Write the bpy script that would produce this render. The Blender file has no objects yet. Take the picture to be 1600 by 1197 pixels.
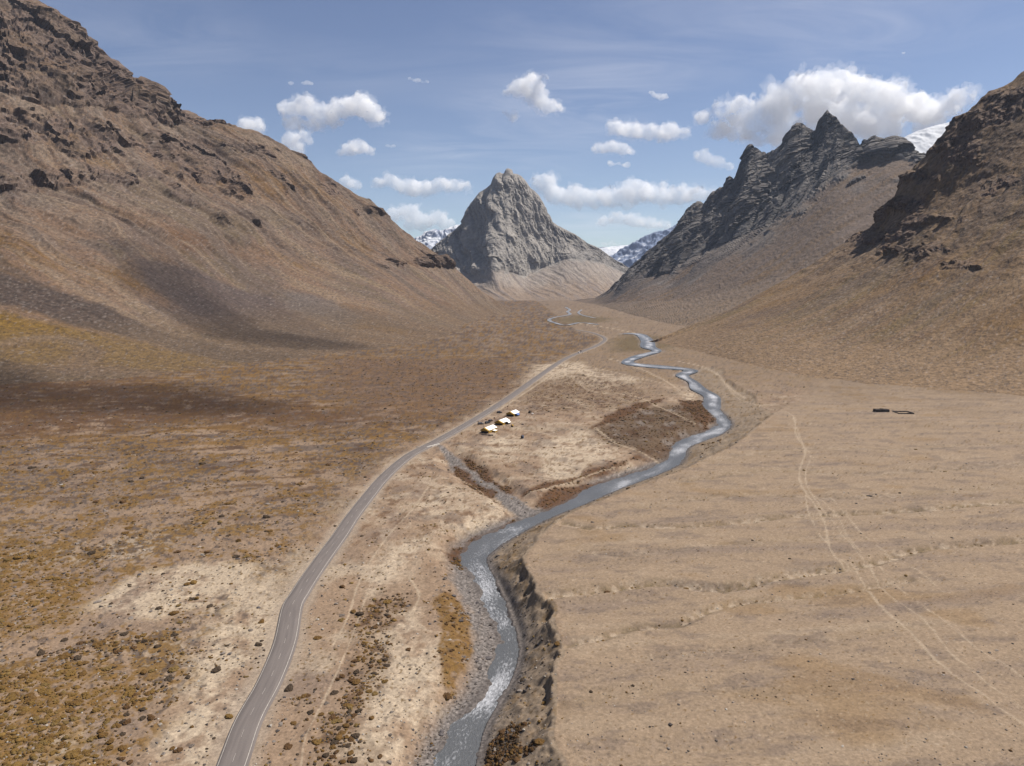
import bpy, math, random
import numpy as np
from mathutils import Vector, Matrix
random.seed(5)
RNG = np.random.default_rng(11)
F32 = np.float32
scene = bpy.context.scene
COL = scene.collection

# ------------------------------------------------------------------ camera, sky, sun, exposure
FOC, CAM_H = 1100.0, 110.0                     # focal length in photo pixels (1600 wide), height of the drone in metres
PITCH = math.atan((598.5 - 440.0) / FOC)
cam_data = bpy.data.cameras.new('camera')
cam = bpy.data.objects.new('camera', cam_data)
COL.objects.link(cam)
cam.location = (0, 0, CAM_H)
cam.rotation_euler = (math.pi / 2 - PITCH, 0, 0)
cam_data.sensor_width = 36.0
cam_data.lens = 36.0 * FOC / 1600.0
cam_data.clip_start = 1.0
cam_data.clip_end = 120000.0
scene.camera = cam

SUN_DIR = Vector((0.96, 0.24, 0.0)).normalized()
SUN_EL = math.radians(57)
SUN_V = Vector((SUN_DIR.x * math.cos(SUN_EL), SUN_DIR.y * math.cos(SUN_EL), math.sin(SUN_EL)))
sun_data = bpy.data.lights.new('sun', 'SUN')
sun_data.energy = 5.0
sun_data.angle = math.radians(0.53)
sun_data.color = (1.0, 0.95, 0.88)
sun = bpy.data.objects.new('sun', sun_data)
COL.objects.link(sun)
sun.rotation_euler = SUN_V.to_track_quat('Z', 'Y').to_euler()

world = bpy.data.worlds.new('World')
scene.world = world
world.use_nodes = True
wn, wl = world.node_tree.nodes, world.node_tree.links
wn.clear()
w_out = wn.new('ShaderNodeOutputWorld')
w_bg = wn.new('ShaderNodeBackground')
w_bg.inputs['Strength'].default_value = 0.065
sky = wn.new('ShaderNodeTexSky')
sky.sky_type = 'NISHITA'
sky.sun_disc = False
sky.sun_elevation = SUN_EL
sky.sun_rotation = math.atan2(SUN_DIR.x, SUN_DIR.y)
sky.altitude = 1500
sky.air_density = 1.0
sky.dust_density = 0.6
sky.ozone_density = 1.0
hsv = wn.new('ShaderNodeHueSaturation')
hsv.inputs['Hue'].default_value = 0.51
hsv.inputs['Saturation'].default_value = 0.97
hsv.inputs['Value'].default_value = 1.0
wl.new(sky.outputs['Color'], hsv.inputs['Color'])
# thin cirrus: streaks in a high layer, mapped by direction
tc = wn.new('ShaderNodeTexCoord')
sep = wn.new('ShaderNodeSeparateXYZ')
wl.new(tc.outputs['Generated'], sep.inputs[0])
def wmath(op, a, b=None, clamp=False):
    n = wn.new('ShaderNodeMath'); n.operation = op; n.use_clamp = clamp
    for i, v in enumerate((a, b)):
        if v is None: continue
        if isinstance(v, (int, float)): n.inputs[i].default_value = v
        else: wl.new(v, n.inputs[i])
    return n.outputs[0]
zc = wmath('ADD', wmath('MAXIMUM', sep.outputs['Z'], 0.0), 0.12)
cx = wmath('DIVIDE', sep.outputs['X'], zc)
cy = wmath('DIVIDE', sep.outputs['Y'], zc)
comb = wn.new('ShaderNodeCombineXYZ')
wl.new(cx, comb.inputs[0]); wl.new(cy, comb.inputs[1])
mp = wn.new('ShaderNodeMapping')
mp.inputs['Rotation'].default_value = (0, 0, math.radians(-28))
mp.inputs['Scale'].default_value = (0.75, 1.9, 1)
wl.new(comb.outputs[0], mp.inputs[0])
wz = wn.new('ShaderNodeTexNoise'); wz.inputs['Scale'].default_value = 1.6; wz.inputs['Detail'].default_value = 8
wz.inputs['Roughness'].default_value = 0.6; wz.inputs['Distortion'].default_value = 1.3
wl.new(mp.outputs[0], wz.inputs['Vector'])
wb = wn.new('ShaderNodeTexNoise'); wb.inputs['Scale'].default_value = 0.55; wb.inputs['Detail'].default_value = 2
wl.new(comb.outputs[0], wb.inputs['Vector'])
cir = wmath('MULTIPLY', wmath('MULTIPLY_ADD', wz.outputs['Fac'], 2.6), wmath('MULTIPLY_ADD', wb.outputs['Fac'], 4.0, True), True)
wn_madd = [n for n in wn if n.type == 'MATH' and n.operation == 'MULTIPLY_ADD']
wn_madd[0].inputs[2].default_value = -0.95
wn_madd[1].inputs[2].default_value = -1.8
wn_madd[0].use_clamp = wn_madd[1].use_clamp = True
cmix = wn.new('ShaderNodeMix'); cmix.data_type = 'RGBA'
wl.new(wmath('MULTIPLY', cir, 0.46), cmix.inputs['Factor'])
wl.new(hsv.outputs['Color'], cmix.inputs['A'])
cmix.inputs['B'].default_value = (9.6, 9.4, 9.8, 1)
wl.new(cmix.outputs['Result'], w_bg.inputs['Color'])
wl.new(w_bg.outputs[0], w_out.inputs['Surface'])

scene.view_settings.view_transform = 'Standard'
scene.view_settings.look = 'None'
scene.view_settings.exposure = 0.62
scene.view_settings.gamma = 1.0
scene.view_settings.use_curve_mapping = False
scene.render.engine = 'CYCLES'
scene.cycles.max_bounces = 48
scene.cycles.volume_bounces = 44
scene.cycles.diffuse_bounces = 3
scene.cycles.use_denoising = True
scene.cycles.denoiser = 'OPENIMAGEDENOISE'
scene.cycles.denoising_input_passes = 'RGB_ALBEDO_NORMAL'
scene.cycles.denoising_prefilter = 'ACCURATE'

# ------------------------------------------------------------------ helpers: picture rays, noise, curves
CP, SP = math.cos(PITCH), math.sin(PITCH)
def ray(px, py):
    """(sideways, upward) tangent of the view ray of a photo pixel, per metre of forward distance"""
    u = (np.asarray(px, float) - 800.0) / FOC
    v = (598.5 - np.asarray(py, float)) / FOC
    dy = CP + v * SP
    return u / dy, (-SP + v * CP) / dy
def far_fade(y):
    t = np.clip((np.asarray(y, float) - 620.0) / 460.0, 0, 1)
    return 1 - t * t * (3 - 2 * t)
def water_z(y):
    k = far_fade(y)
    return -4.0 * k + 0.7 * (1 - k)
def at(px, py, z=0.0):
    """point of the valley where the ray of a photo pixel meets height z (a number or a function of distance)"""
    a, t = ray(px, py)
    y = (0.0 - CAM_H) / t
    for _ in range(4):
        zz = z(y) if callable(z) else z
        y = (zz - CAM_H) / t
    return np.stack([a * y, y], -1)
def pts(seq, z=0.0):
    s = np.array(seq, float)
    return at(s[:, 0], s[:, 1], z)
def sstep(e0, e1, x):
    t = np.clip((x - e0) / (e1 - e0), 0, 1)
    return t * t * (3 - 2 * t)

def _tab(seed):
    r = np.random.default_rng(seed)
    p = r.permutation(1024).astype(np.int32)
    g2 = r.uniform(0, 2 * np.pi, 1024)
    g3 = r.normal(size=(1024, 3)); g3 /= np.linalg.norm(g3, axis=1)[:, None]
    return p, np.stack([np.cos(g2), np.sin(g2)], -1).astype(F32), g3.astype(F32)
_TABS = {}
def tabs(seed):
    if seed not in _TABS: _TABS[seed] = _tab(seed)
    return _TABS[seed]
def perlin2(x, y, seed=0):
    p, g, _ = tabs(seed)
    x = np.asarray(x, F32); y = np.asarray(y, F32)
    xi = np.floor(x).astype(np.int32); yi = np.floor(y).astype(np.int32)
    xf = x - xi; yf = y - yi
    u = xf * xf * xf * (xf * (xf * 6 - 15) + 10); v = yf * yf * yf * (yf * (yf * 6 - 15) + 10)
    def gr(dx, dy):
        h = p[(p[(xi + dx) & 1023] + yi + dy) & 1023]
        gg = g[h]
        return gg[..., 0] * (xf - dx) + gg[..., 1] * (yf - dy)
    a = gr(0, 0); b = gr(1, 0); c = gr(0, 1); d = gr(1, 1)
    a = a + u * (b - a); c = c + u * (d - c)
    return (a + v * (c - a)) * 1.5
def perlin3(x, y, z, seed=0):
    p, _, g = tabs(seed)
    x = np.asarray(x, F32); y = np.asarray(y, F32); z = np.asarray(z, F32)
    xi = np.floor(x).astype(np.int32); yi = np.floor(y).astype(np.int32); zi = np.floor(z).astype(np.int32)
    xf = x - xi; yf = y - yi; zf = z - zi
    fd = lambda t: t * t * t * (t * (t * 6 - 15) + 10)
    u, v, w = fd(xf), fd(yf), fd(zf)
    def gr(dx, dy, dz):
        gg = g[p[(p[(p[(xi + dx) & 1023] + yi + dy) & 1023] + zi + dz) & 1023]]
        return gg[..., 0] * (xf - dx) + gg[..., 1] * (yf - dy) + gg[..., 2] * (zf - dz)
    def lerp2(dz):
        a = gr(0, 0, dz); b = gr(1, 0, dz); c = gr(0, 1, dz); d = gr(1, 1, dz)
        a = a + u * (b - a); c = c + u * (d - c)
        return a + v * (c - a)
    a = lerp2(0); b = lerp2(1)
    return (a + w * (b - a)) * 1.5
def fbm2(x, y, octv=4, seed=0, gain=0.5):
    s = 0; a = 1.0; n = 0
    for o in range(octv):
        s = s + a * perlin2(x * 2.03 ** o + 17.3 * o, y * 2.03 ** o - 9.1 * o, seed + o); n += a; a *= gain
    return s / n
def ridge2(x, y, octv=4, seed=0, gain=0.5):
    s = 0; a = 1.0; n = 0
    for o in range(octv):
        s = s + a * (1 - 2 * np.abs(perlin2(x * 2.03 ** o + 7.3 * o, y * 2.03 ** o - 3.1 * o, seed + o))); n += a; a *= gain
    return s / n
def fbm3(x, y, z, octv=4, seed=0, gain=0.5):
    s = 0; a = 1.0; n = 0
    for o in range(octv):
        k = 2.03 ** o
        s = s + a * perlin3(x * k + 5.3 * o, y * k - 9.1 * o, z * k + 3.7 * o, seed + o); n += a; a *= gain
    return s / n
def ridge3(x, y, z, octv=4, seed=0, gain=0.5):
    s = 0; a = 1.0; n = 0
    for o in range(octv):
        k = 2.03 ** o
        s = s + a * (1 - 2.2 * np.abs(perlin3(x * k + 5.3 * o, y * k - 9.1 * o, z * k + 3.7 * o, seed + o))); n += a; a *= gain
    return s / n
def facet3(x, y, z, seed=0, tilt=1.0):
    """broken rock: every nearest-point cell is a flat facet with its own offset and tilt, about -1..1"""
    r = np.random.default_rng(seed + 9000)
    jit = r.random((4096, 3)).astype(F32); off = r.uniform(-1, 1, 4096).astype(F32)
    tl = r.normal(size=(4096, 3)).astype(F32); tl /= np.linalg.norm(tl, axis=1)[:, None]
    xi = np.floor(x).astype(np.int64); yi = np.floor(y).astype(np.int64); zi = np.floor(z).astype(np.int64)
    best = np.full(x.shape, 9.0, F32); val = np.zeros(x.shape, F32)
    for dx in (-1, 0, 1):
        for dy in (-1, 0, 1):
            for dz in (-1, 0, 1):
                cx_, cy_, cz_ = xi + dx, yi + dy, zi + dz
                h = ((cx_ * 73856093) ^ (cy_ * 19349663) ^ (cz_ * 83492791)) & 4095
                j = jit[h]
                ax, ay, az = x - cx_ - j[:, 0], y - cy_ - j[:, 1], z - cz_ - j[:, 2]
                d = ax * ax + ay * ay + az * az
                m = d < best
                best = np.where(m, d, best)
                t = tl[h]
                val = np.where(m, off[h] * .6 + tilt * (ax * t[:, 0] + ay * t[:, 1] + az * t[:, 2]), val)
    return val
def crag3(x, y, z, size, seed, strat=(0.35, 0.2, 1.0)):
    """facets at three sizes on a warped rock body"""
    w = 0.35
    wx = fbm3(x / size, y / size, z / size, 2, seed + 1) * w; wy = fbm3(x / size + 9, y / size, z / size, 2, seed + 2) * w
    X_, Y_, Z_ = x / size + wx, y / size + wy, z / size + wx
    return facet3(X_, Y_, Z_, seed) + .5 * facet3(X_ * 2.3, Y_ * 2.3, Z_ * 2.3, seed + 3) + .27 * facet3(X_ * 5.1, Y_ * 5.1, Z_ * 5.1, seed + 5)
def flatten_n(N, k):
    """normals with their upward share reduced, so that rock is pushed out of the slope and not up past its crest"""
    M = N.copy(); M[..., 2] *= k
    return M
def catmull(P, n):
    """resample a polyline smoothly at n points, evenly by arc length"""
    P = np.asarray(P, float)
    Q = np.vstack([2 * P[0] - P[1], P, 2 * P[-1] - P[-2]])
    out = []
    for i in range(len(P) - 1):
        p0, p1, p2, p3 = Q[i:i + 4]
        t = np.linspace(0, 1, 24, endpoint=False)[:, None]
        out.append(0.5 * (2 * p1 + (p2 - p0) * t + (2 * p0 - 5 * p1 + 4 * p2 - p3) * t * t + (3 * p1 - p0 - 3 * p2 + p3) * t ** 3))
    out = np.vstack(out + [P[-1:]])
    d = np.r_[0, np.cumsum(np.linalg.norm(np.diff(out[:, :2], axis=0), axis=1))]
    s = np.linspace(0, d[-1], n)
    return np.stack([np.interp(s, d, out[:, k]) for k in range(out.shape[1])], -1)
def poly_dist(x, y, line, margin, extra=None):
    """distance to a polyline (inf beyond margin), signed side (+ to its right), interpolated extra value"""
    best = np.full(x.shape, np.inf, F32); side = np.ones(x.shape, F32); ex = np.zeros(x.shape, F32)
    for i in range(len(line) - 1):
        ax, ay = line[i][:2]; bx, by = line[i + 1][:2]
        idx = np.nonzero((x > min(ax, bx) - margin) & (x < max(ax, bx) + margin) & (y > min(ay, by) - margin) & (y < max(ay, by) + margin))[0]
        if not len(idx): continue
        xx = x[idx] - ax; yy = y[idx] - ay
        ex_, ey_ = bx - ax, by - ay
        L2 = ex_ * ex_ + ey_ * ey_ + 1e-9
        tt = np.clip((xx * ex_ + yy * ey_) / L2, 0, 1)
        d = np.hypot(xx - tt * ex_, yy - tt * ey_)
        m = d < best[idx]
        j = idx[m]
        best[j] = d[m]
        side[j] = np.sign(xx[m] * ey_ - yy[m] * ex_)
        if extra is not None: ex[j] = extra[i] + tt[m] * (extra[i + 1] - extra[i])
    best[best > margin] = np.inf
    return best, side, ex
def poly_sd(x, y, poly, margin=1e9):
    """signed distance to a closed polygon, positive inside"""
    poly = np.asarray(poly, float)
    sd = np.full(x.shape, -margin, F32)
    lo = poly.min(0) - margin; hi = poly.max(0) + margin
    idx = np.nonzero((x > lo[0]) & (x < hi[0]) & (y > lo[1]) & (y < hi[1]))[0]
    if not len(idx): return sd
    xx, yy = x[idx], y[idx]
    d2 = np.full(xx.shape, np.inf, F32); ins = np.zeros(xx.shape, bool)
    n = len(poly)
    for i in range(n):
        ax, ay = poly[i]; bx, by = poly[(i + 1) % n]
        ex_, ey_ = bx - ax, by - ay
        tt = np.clip(((xx - ax) * ex_ + (yy - ay) * ey_) / (ex_ * ex_ + ey_ * ey_ + 1e-9), 0, 1)
        d2 = np.minimum(d2, (xx - ax - tt * ex_) ** 2 + (yy - ay - tt * ey_) ** 2)
        if ay != by:
            c = ((ay > yy) != (by > yy)) & (xx < ex_ * (yy - ay) / (by - ay) + ax)
            ins ^= c
    d = np.sqrt(d2)
    sd[idx] = np.where(ins, d, -d)
    return sd
def tag(o, label=None, cat=None, group=None, kind=None):
    if label: o['label'] = label
    if cat: o['category'] = cat
    if group: o['group'] = group
    if kind: o['kind'] = kind
    return o
GRADE = {'ground': (.96, .525), 'hillside_left': (1.06, .41), 'hillside_right': (1.1, .475), 'jagged_ridge': (.95, .48), 'rock_peak': (.92, .66)}
def grade(c, name='ground'):
    sat, val = GRADE.get(name, (1.0, .72))
    lum = c @ np.array((.25, .6, .15), F32)
    return (lum[..., None] + (c - lum[..., None]) * sat) * val
def grid_mesh(name, P, mat, color=None, attrs=None, kind='structure', label=None, smooth=True):
    """one mesh object from a grid of points [rows, cols, 3]"""
    nr, nc = P.shape[:2]
    me = bpy.data.meshes.new(name)
    me.vertices.add(nr * nc)
    me.vertices.foreach_set('co', P.astype(F32).ravel())
    i = (np.arange(nr - 1)[:, None] * nc + np.arange(nc - 1)[None, :]).ravel()
    q = np.stack([i, i + 1, i + nc + 1, i + nc], -1).astype(np.int32)
    me.loops.add(q.size)
    me.loops.foreach_set('vertex_index', q.ravel())
    me.polygons.add(len(q))
    me.polygons.foreach_set('loop_start', np.arange(0, q.size, 4, dtype=np.int32))
    me.polygons.foreach_set('use_smooth', np.full(len(q), smooth))
    if color is not None:
        color = grade(color, name)
        ca = me.attributes.new('Col', 'FLOAT_COLOR', 'POINT')
        ca.data.foreach_set('color', np.concatenate([np.clip(color, 0, 1).reshape(-1, 3), np.ones((nr * nc, 1))], 1).astype(F32).ravel())
    for k, v in (attrs or {}).items():
        at_ = me.attributes.new(k, 'FLOAT', 'POINT'); at_.data.foreach_set('value', v.astype(F32).ravel())
    me.update(calc_edges=True)
    me.materials.append(mat)
    o = bpy.data.objects.new(name, me)
    COL.objects.link(o)
    if kind: o['kind'] = kind
    if label: o['label'] = label
    return o
def mix(a, b, t):
    return a + (np.asarray(b, F32) - a) * t[..., None]

# ------------------------------------------------------------------ materials
def new_mat(name):
    m = bpy.data.materials.new(name); m.use_nodes = True
    nt = m.node_tree
    return m, nt, nt.nodes['Principled BSDF']
def terrain_mat(name, s_fine, s_grain, bump, bump_scale, contrast=0.5, rough=0.95):
    """soil and rock: the colour of each kind of ground from the mesh, grain and fine relief from noise"""
    m, nt, b = new_mat(name)
    n, l = nt.nodes, nt.links
    b.inputs['Roughness'].default_value = rough
    b.inputs['Specular IOR Level'].default_value = 0.15
    at_ = n.new('ShaderNodeAttribute'); at_.attribute_name = 'Col'
    co = n.new('ShaderNodeTexCoord')
    n1 = n.new('ShaderNodeTexNoise'); n1.inputs['Scale'].default_value = s_fine; n1.inputs['Detail'].default_value = 6; n1.inputs['Roughness'].default_value = 0.7
    n2 = n.new('ShaderNodeTexNoise'); n2.inputs['Scale'].default_value = s_grain; n2.inputs['Detail'].default_value = 4; n2.inputs['Roughness'].default_value = 0.75
    l.new(co.outputs['Object'], n1.inputs['Vector']); l.new(co.outputs['Object'], n2.inputs['Vector'])
    r1 = n.new('ShaderNodeMapRange'); r1.inputs[1].default_value = 0.3; r1.inputs[2].default_value = 0.7
    r1.inputs[3].default_value = 1 - contrast; r1.inputs[4].default_value = 1 + contrast
    l.new(n1.outputs['Fac'], r1.inputs[0])
    r2 = n.new('ShaderNodeMapRange'); r2.inputs[1].default_value = 0.3; r2.inputs[2].default_value = 0.7
    r2.inputs[3].default_value = 1 - contrast * 0.7; r2.inputs[4].default_value = 1 + contrast * 0.7
    l.new(n2.outputs['Fac'], r2.inputs[0])
    mu = n.new('ShaderNodeMath'); mu.operation = 'MULTIPLY'
    l.new(r1.outputs[0], mu.inputs[0]); l.new(r2.outputs[0], mu.inputs[1])
    mc = n.new('ShaderNodeVectorMath'); mc.operation = 'SCALE'
    l.new(at_.outputs['Color'], mc.inputs[0]); l.new(mu.outputs[0], mc.inputs['Scale'])
    l.new(mc.outputs[0], b.inputs['Base Color'])
    bp = n.new('ShaderNodeBump'); bp.inputs['Strength'].default_value = bump; bp.inputs['Distance'].default_value = bump_scale
    l.new(n1.outputs['Fac'], bp.inputs['Height']); l.new(bp.outputs[0], b.inputs['Normal'])
    return m
def flat_mat(name, col, rough=0.8, spec=0.3, noise=0.0, scale=5.0, metal=0.0):
    m, nt, b = new_mat(name)
    b.inputs['Roughness'].default_value = rough
    b.inputs['Specular IOR Level'].default_value = spec
    b.inputs['Metallic'].default_value = metal
    if noise:
        n, l = nt.nodes, nt.links
        co = n.new('ShaderNodeTexCoord')
        t = n.new('ShaderNodeTexNoise'); t.inputs['Scale'].default_value = scale; t.inputs['Detail'].default_value = 5
        l.new(co.outputs['Object'], t.inputs['Vector'])
        r = n.new('ShaderNodeMapRange'); r.inputs[1].default_value = 0.3; r.inputs[2].default_value = 0.7
        r.inputs[3].default_value = 1 - noise; r.inputs[4].default_value = 1 + noise
        l.new(t.outputs['Fac'], r.inputs[0])
        s = n.new('ShaderNodeVectorMath'); s.operation = 'SCALE'; s.inputs[0].default_value = col
        l.new(r.outputs[0], s.inputs['Scale']); l.new(s.outputs[0], b.inputs['Base Color'])
    else:
        b.inputs['Base Color'].default_value = (*col, 1)
    return m
M_ground = terrain_mat('soil', 1.1, 5.0, 0.55, 0.25, 0.30)
M_hill = terrain_mat('hillside_soil', 0.14, 0.6, 0.8, 3.0, 0.40)
M_rock = terrain_mat('mountain_rock', 0.03, 0.15, 0.8, 9.0, 0.22)
M_snow = terrain_mat('snow_and_rock', 0.01, 0.05, 0.4, 9.0, 0.06, 0.8)

TAN = np.array((.36, .245, .158), F32); PALE = np.array((.52, .41, .29), F32); OCHRE = np.array((.23, .125, .032), F32)
RUST = np.array((.125, .062, .028), F32); LILAC = np.array((.235, .175, .142), F32); DARK = np.array((.088, .066, .056), F32)
OLIVE = np.array((.175, .125, .05), F32); ROCK = np.array((.125, .09, .072), F32); GRAVEL = np.array((.215, .185, .165), F32)
GREYSCREE = np.array((.30, .25, .215), F32); SLOPE = np.array((.25, .165, .10), F32)

# ------------------------------------------------------------------ lines traced on the valley floor
river_edges = [(680, 752, 1197), (694, 758, 1165), (713, 767, 1130), (750, 792, 1088), (771, 811, 1046), (778, 818, 1004), (769, 808, 969), (750, 794, 934),
    (736, 778, 902), (724, 769, 885), (716, 767, 871), (733, 790, 850), (767, 820, 832), (813, 851, 815), (848, 882, 801), (882, 918, 787)]
R_left = np.vstack([pts([(e[0], e[2]) for e in river_edges], water_z), pts([(898, 775), (932, 758), (992, 738), (1030, 725), (1043, 712), (1046, 698), (1062, 687), (1094, 677), (1118, 665),
    (1114, 652), (1098, 636), (1100, 620), (1080, 608), (1075, 596), (1056, 586), (1072, 577), (1030, 571), (980, 568), (974, 563.5), (990, 556), (1020, 548), (1008, 541), (1006, 531), (994, 522), (975, 520)], water_z)])
R_right = np.vstack([pts([(e[1], e[2]) for e in river_edges], water_z), pts([(945, 775), (984, 760), (1036, 741), (1066, 726), (1077, 712), (1082, 699), (1106, 689), (1134, 677), (1147, 664),
    (1140, 652), (1126, 636), (1124, 620), (1104, 608), (1090, 597), (1076, 587), (1085, 580), (1032, 575.5), (1000, 570.5), (988, 565), (1008, 557), (1032, 549), (1018, 543), (1016, 532.5), (1004, 523), (978, 521.5)], water_z)])
ctr = (R_left + R_right) / 2
hw = np.linalg.norm(R_right - R_left, axis=1) / 2
a0 = ctr[0] + (ctr[0] - ctr[1]) * 3
RIV = catmull(np.vstack([np.r_[a0, hw[0]], np.c_[ctr, hw]]), 900)
RIV[:, 2] = np.clip(RIV[:, 2] * np.interp(RIV[:, 1], [200, 330, 500], [.93, .82, .72]), 2.8, 12)
for _ in range(6): RIV[1:-1] = (RIV[:-2] + 2 * RIV[1:-1] + RIV[2:]) / 4
FARRIV = catmull(pts([(935, 507), (907, 504), (884, 508), (866, 504), (858, 500), (866, 496), (890, 491.5), (887, 487), (890, 484), (884, 480)], 0.8), 120)
FARRIV2 = catmull(pts([(930, 497), (909, 492), (904, 488), (909, 484)], 0.8), 40)
ROAD_PX = [(361, 1197), (388, 1124), (421, 1063), (445, 1002), (456, 948), (467, 928), (484, 901), (508, 867), (532, 834), (550, 807), (574, 776), (603, 742), (640, 711), (680, 690), (720, 668), (760, 644),
    (800, 618), (840, 589), (880, 562), (908, 549.5), (932, 540), (945, 531), (940, 525), (922, 519), (900, 515.5)]
rp = pts(ROAD_PX, 0.4)
ROAD = catmull(np.vstack([rp[0] + (rp[0] - rp[1]) * 2.2, rp]), 420)
ROAD_W = 3.35
RIM = pts([(878, 1290), (880, 1197), (860, 1158), (862, 1126), (865, 1095), (865, 1039), (878, 1023), (871, 997), (862, 969), (867, 948), (845, 930), (837, 916), (820, 881), (822, 864), (855, 825),
    (890, 801), (935, 783), (1000, 757), (1068, 732), (1100, 716), (1150, 692), (1195, 655), (1215, 640)], 5.0)
RIM_S = catmull(RIM, 160)
TERRACE = np.vstack([RIM_S, [[330, 760], [420, 900], [900, 900], [900, 60], [10, 60]]])
STREAM = catmull(np.c_[pts([(682, 697), (705, 712), (722, 732), (745, 745), (770, 760), (790, 775), (812, 792), (850, 800)], -1.5), [2, 4, 7, 8, 7, 6, 7, 9]], 80)
TRAILS = [
    [(1120, 575), (1150, 608), (1200, 632), (1238, 650), (1243, 680), (1258, 705), (1250, 735), (1252, 760), (1285, 812), (1298, 865), (1330, 890), (1375, 950), (1420, 990), (1475, 1050), (1535, 1090), (1620, 1150)],
    [(1238, 650), (1252, 690), (1266, 715), (1258, 745), (1268, 775), (1310, 830), (1350, 880), (1385, 930), (1440, 970), (1490, 1030), (1560, 1085), (1640, 1130)],
    [(1254, 765), (1300, 800), (1330, 850), (1372, 890), (1420, 935), (1475, 975), (1530, 1020), (1640, 1090)],
    [(1258, 770), (1262, 800), (1275, 830), (1290, 850), (1310, 880), (1345, 910), (1368, 940)],
    [(1290, 770), (1340, 830), (1400, 880), (1440, 900), (1475, 930)],
    [(1060, 560), (1110, 572), (1140, 596), (1165, 612)],
    [(520, 1010), (545, 960), (562, 905), (600, 845), (640, 800), (670, 760)],
    [(470, 1197), (478, 1150), (505, 1095), (540, 1020), (562, 960), (580, 905)],
    [(930, 668), (960, 690), (1000, 705), (1035, 716), (1042, 720)],
    [(820, 770), (870, 757), (930, 735), (960, 727)],
    [(700, 735), (740, 752), (760, 772), (790, 790)],
    [(780, 640), (840, 600), (862, 585), (880, 575)],
    [(800, 668), (850, 676), (890, 690), (915, 715), (900, 740), (855, 748)], [(905, 600), (930, 612), (990, 618), (1040, 640), (1085, 660)], [(870, 590), (920, 575), (975, 585), (1040, 600)], [(890, 560), (960, 562), (1010, 580), (1060, 604)], [(905, 505), (950, 512), (990, 520)], [(640, 900), (655, 930), (645, 960), (665, 985), (690, 990)],
]
TRAIL_L = [catmull(pts(t, 4.0 if t[0][0] > 1050 else 0.3), 90) for t in TRAILS]
TRAIL_W = [.9, .6, .5, .5, .4, 1.6, .8, .7, 1.4, 1.2, .9, 1.6, 1.6, 1.4, 1.6, 1.6, 2.0, 1.0]
GULLIES = [   # shallow dry washes across the right terrace, with their depths
    ([(845, 932), (900, 925), (960, 918), (1010, 912), (1055, 912), (1100, 917), (1150, 915), (1200, 905), (1300, 890), (1360, 880), (1440, 858), (1520, 850), (1620, 842)], 1.3, 4.0),
    ([(870, 1010), (940, 995), (990, 980), (1050, 975), (1080, 965), (1120, 947), (1190, 935), (1300, 925), (1420, 905)], .8, 2.6),
    ([(880, 815), (920, 824), (980, 820), (1060, 822), (1150, 815), (1250, 806), (1400, 800), (1620, 782)], .9, 3.5),
    ([(900, 855), (960, 868), (1040, 862), (1130, 850), (1250, 842), (1330, 836)], .6, 5.0),
    ([(1000, 1030), (1100, 1020), (1210, 1008), (1330, 992), (1460, 975)], .5, 3.0),
    ([(1000, 790), (1150, 772), (1300, 778), (1450, 770), (1620, 752)], .7, 6.0),
    ([(1060, 752), (1200, 735), (1350, 740), (1620, 722)], .7, 7.0),
    ([(1100, 720), (1250, 700), (1400, 702), (1620, 690)], .7, 8.0),
    ([(880, 1100), (960, 1085), (1080, 1075), (1200, 1090), (1330, 1070)], .4, 4.0),
]
GULLY_L = [(catmull(pts(g[0], 5.0), 90), g[1] * (1.0 if g[1] > .75 else .6), g[2] * .62) for g in GULLIES]
GZ = lambda seq, z=0.0: pts(seq, z)
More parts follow.
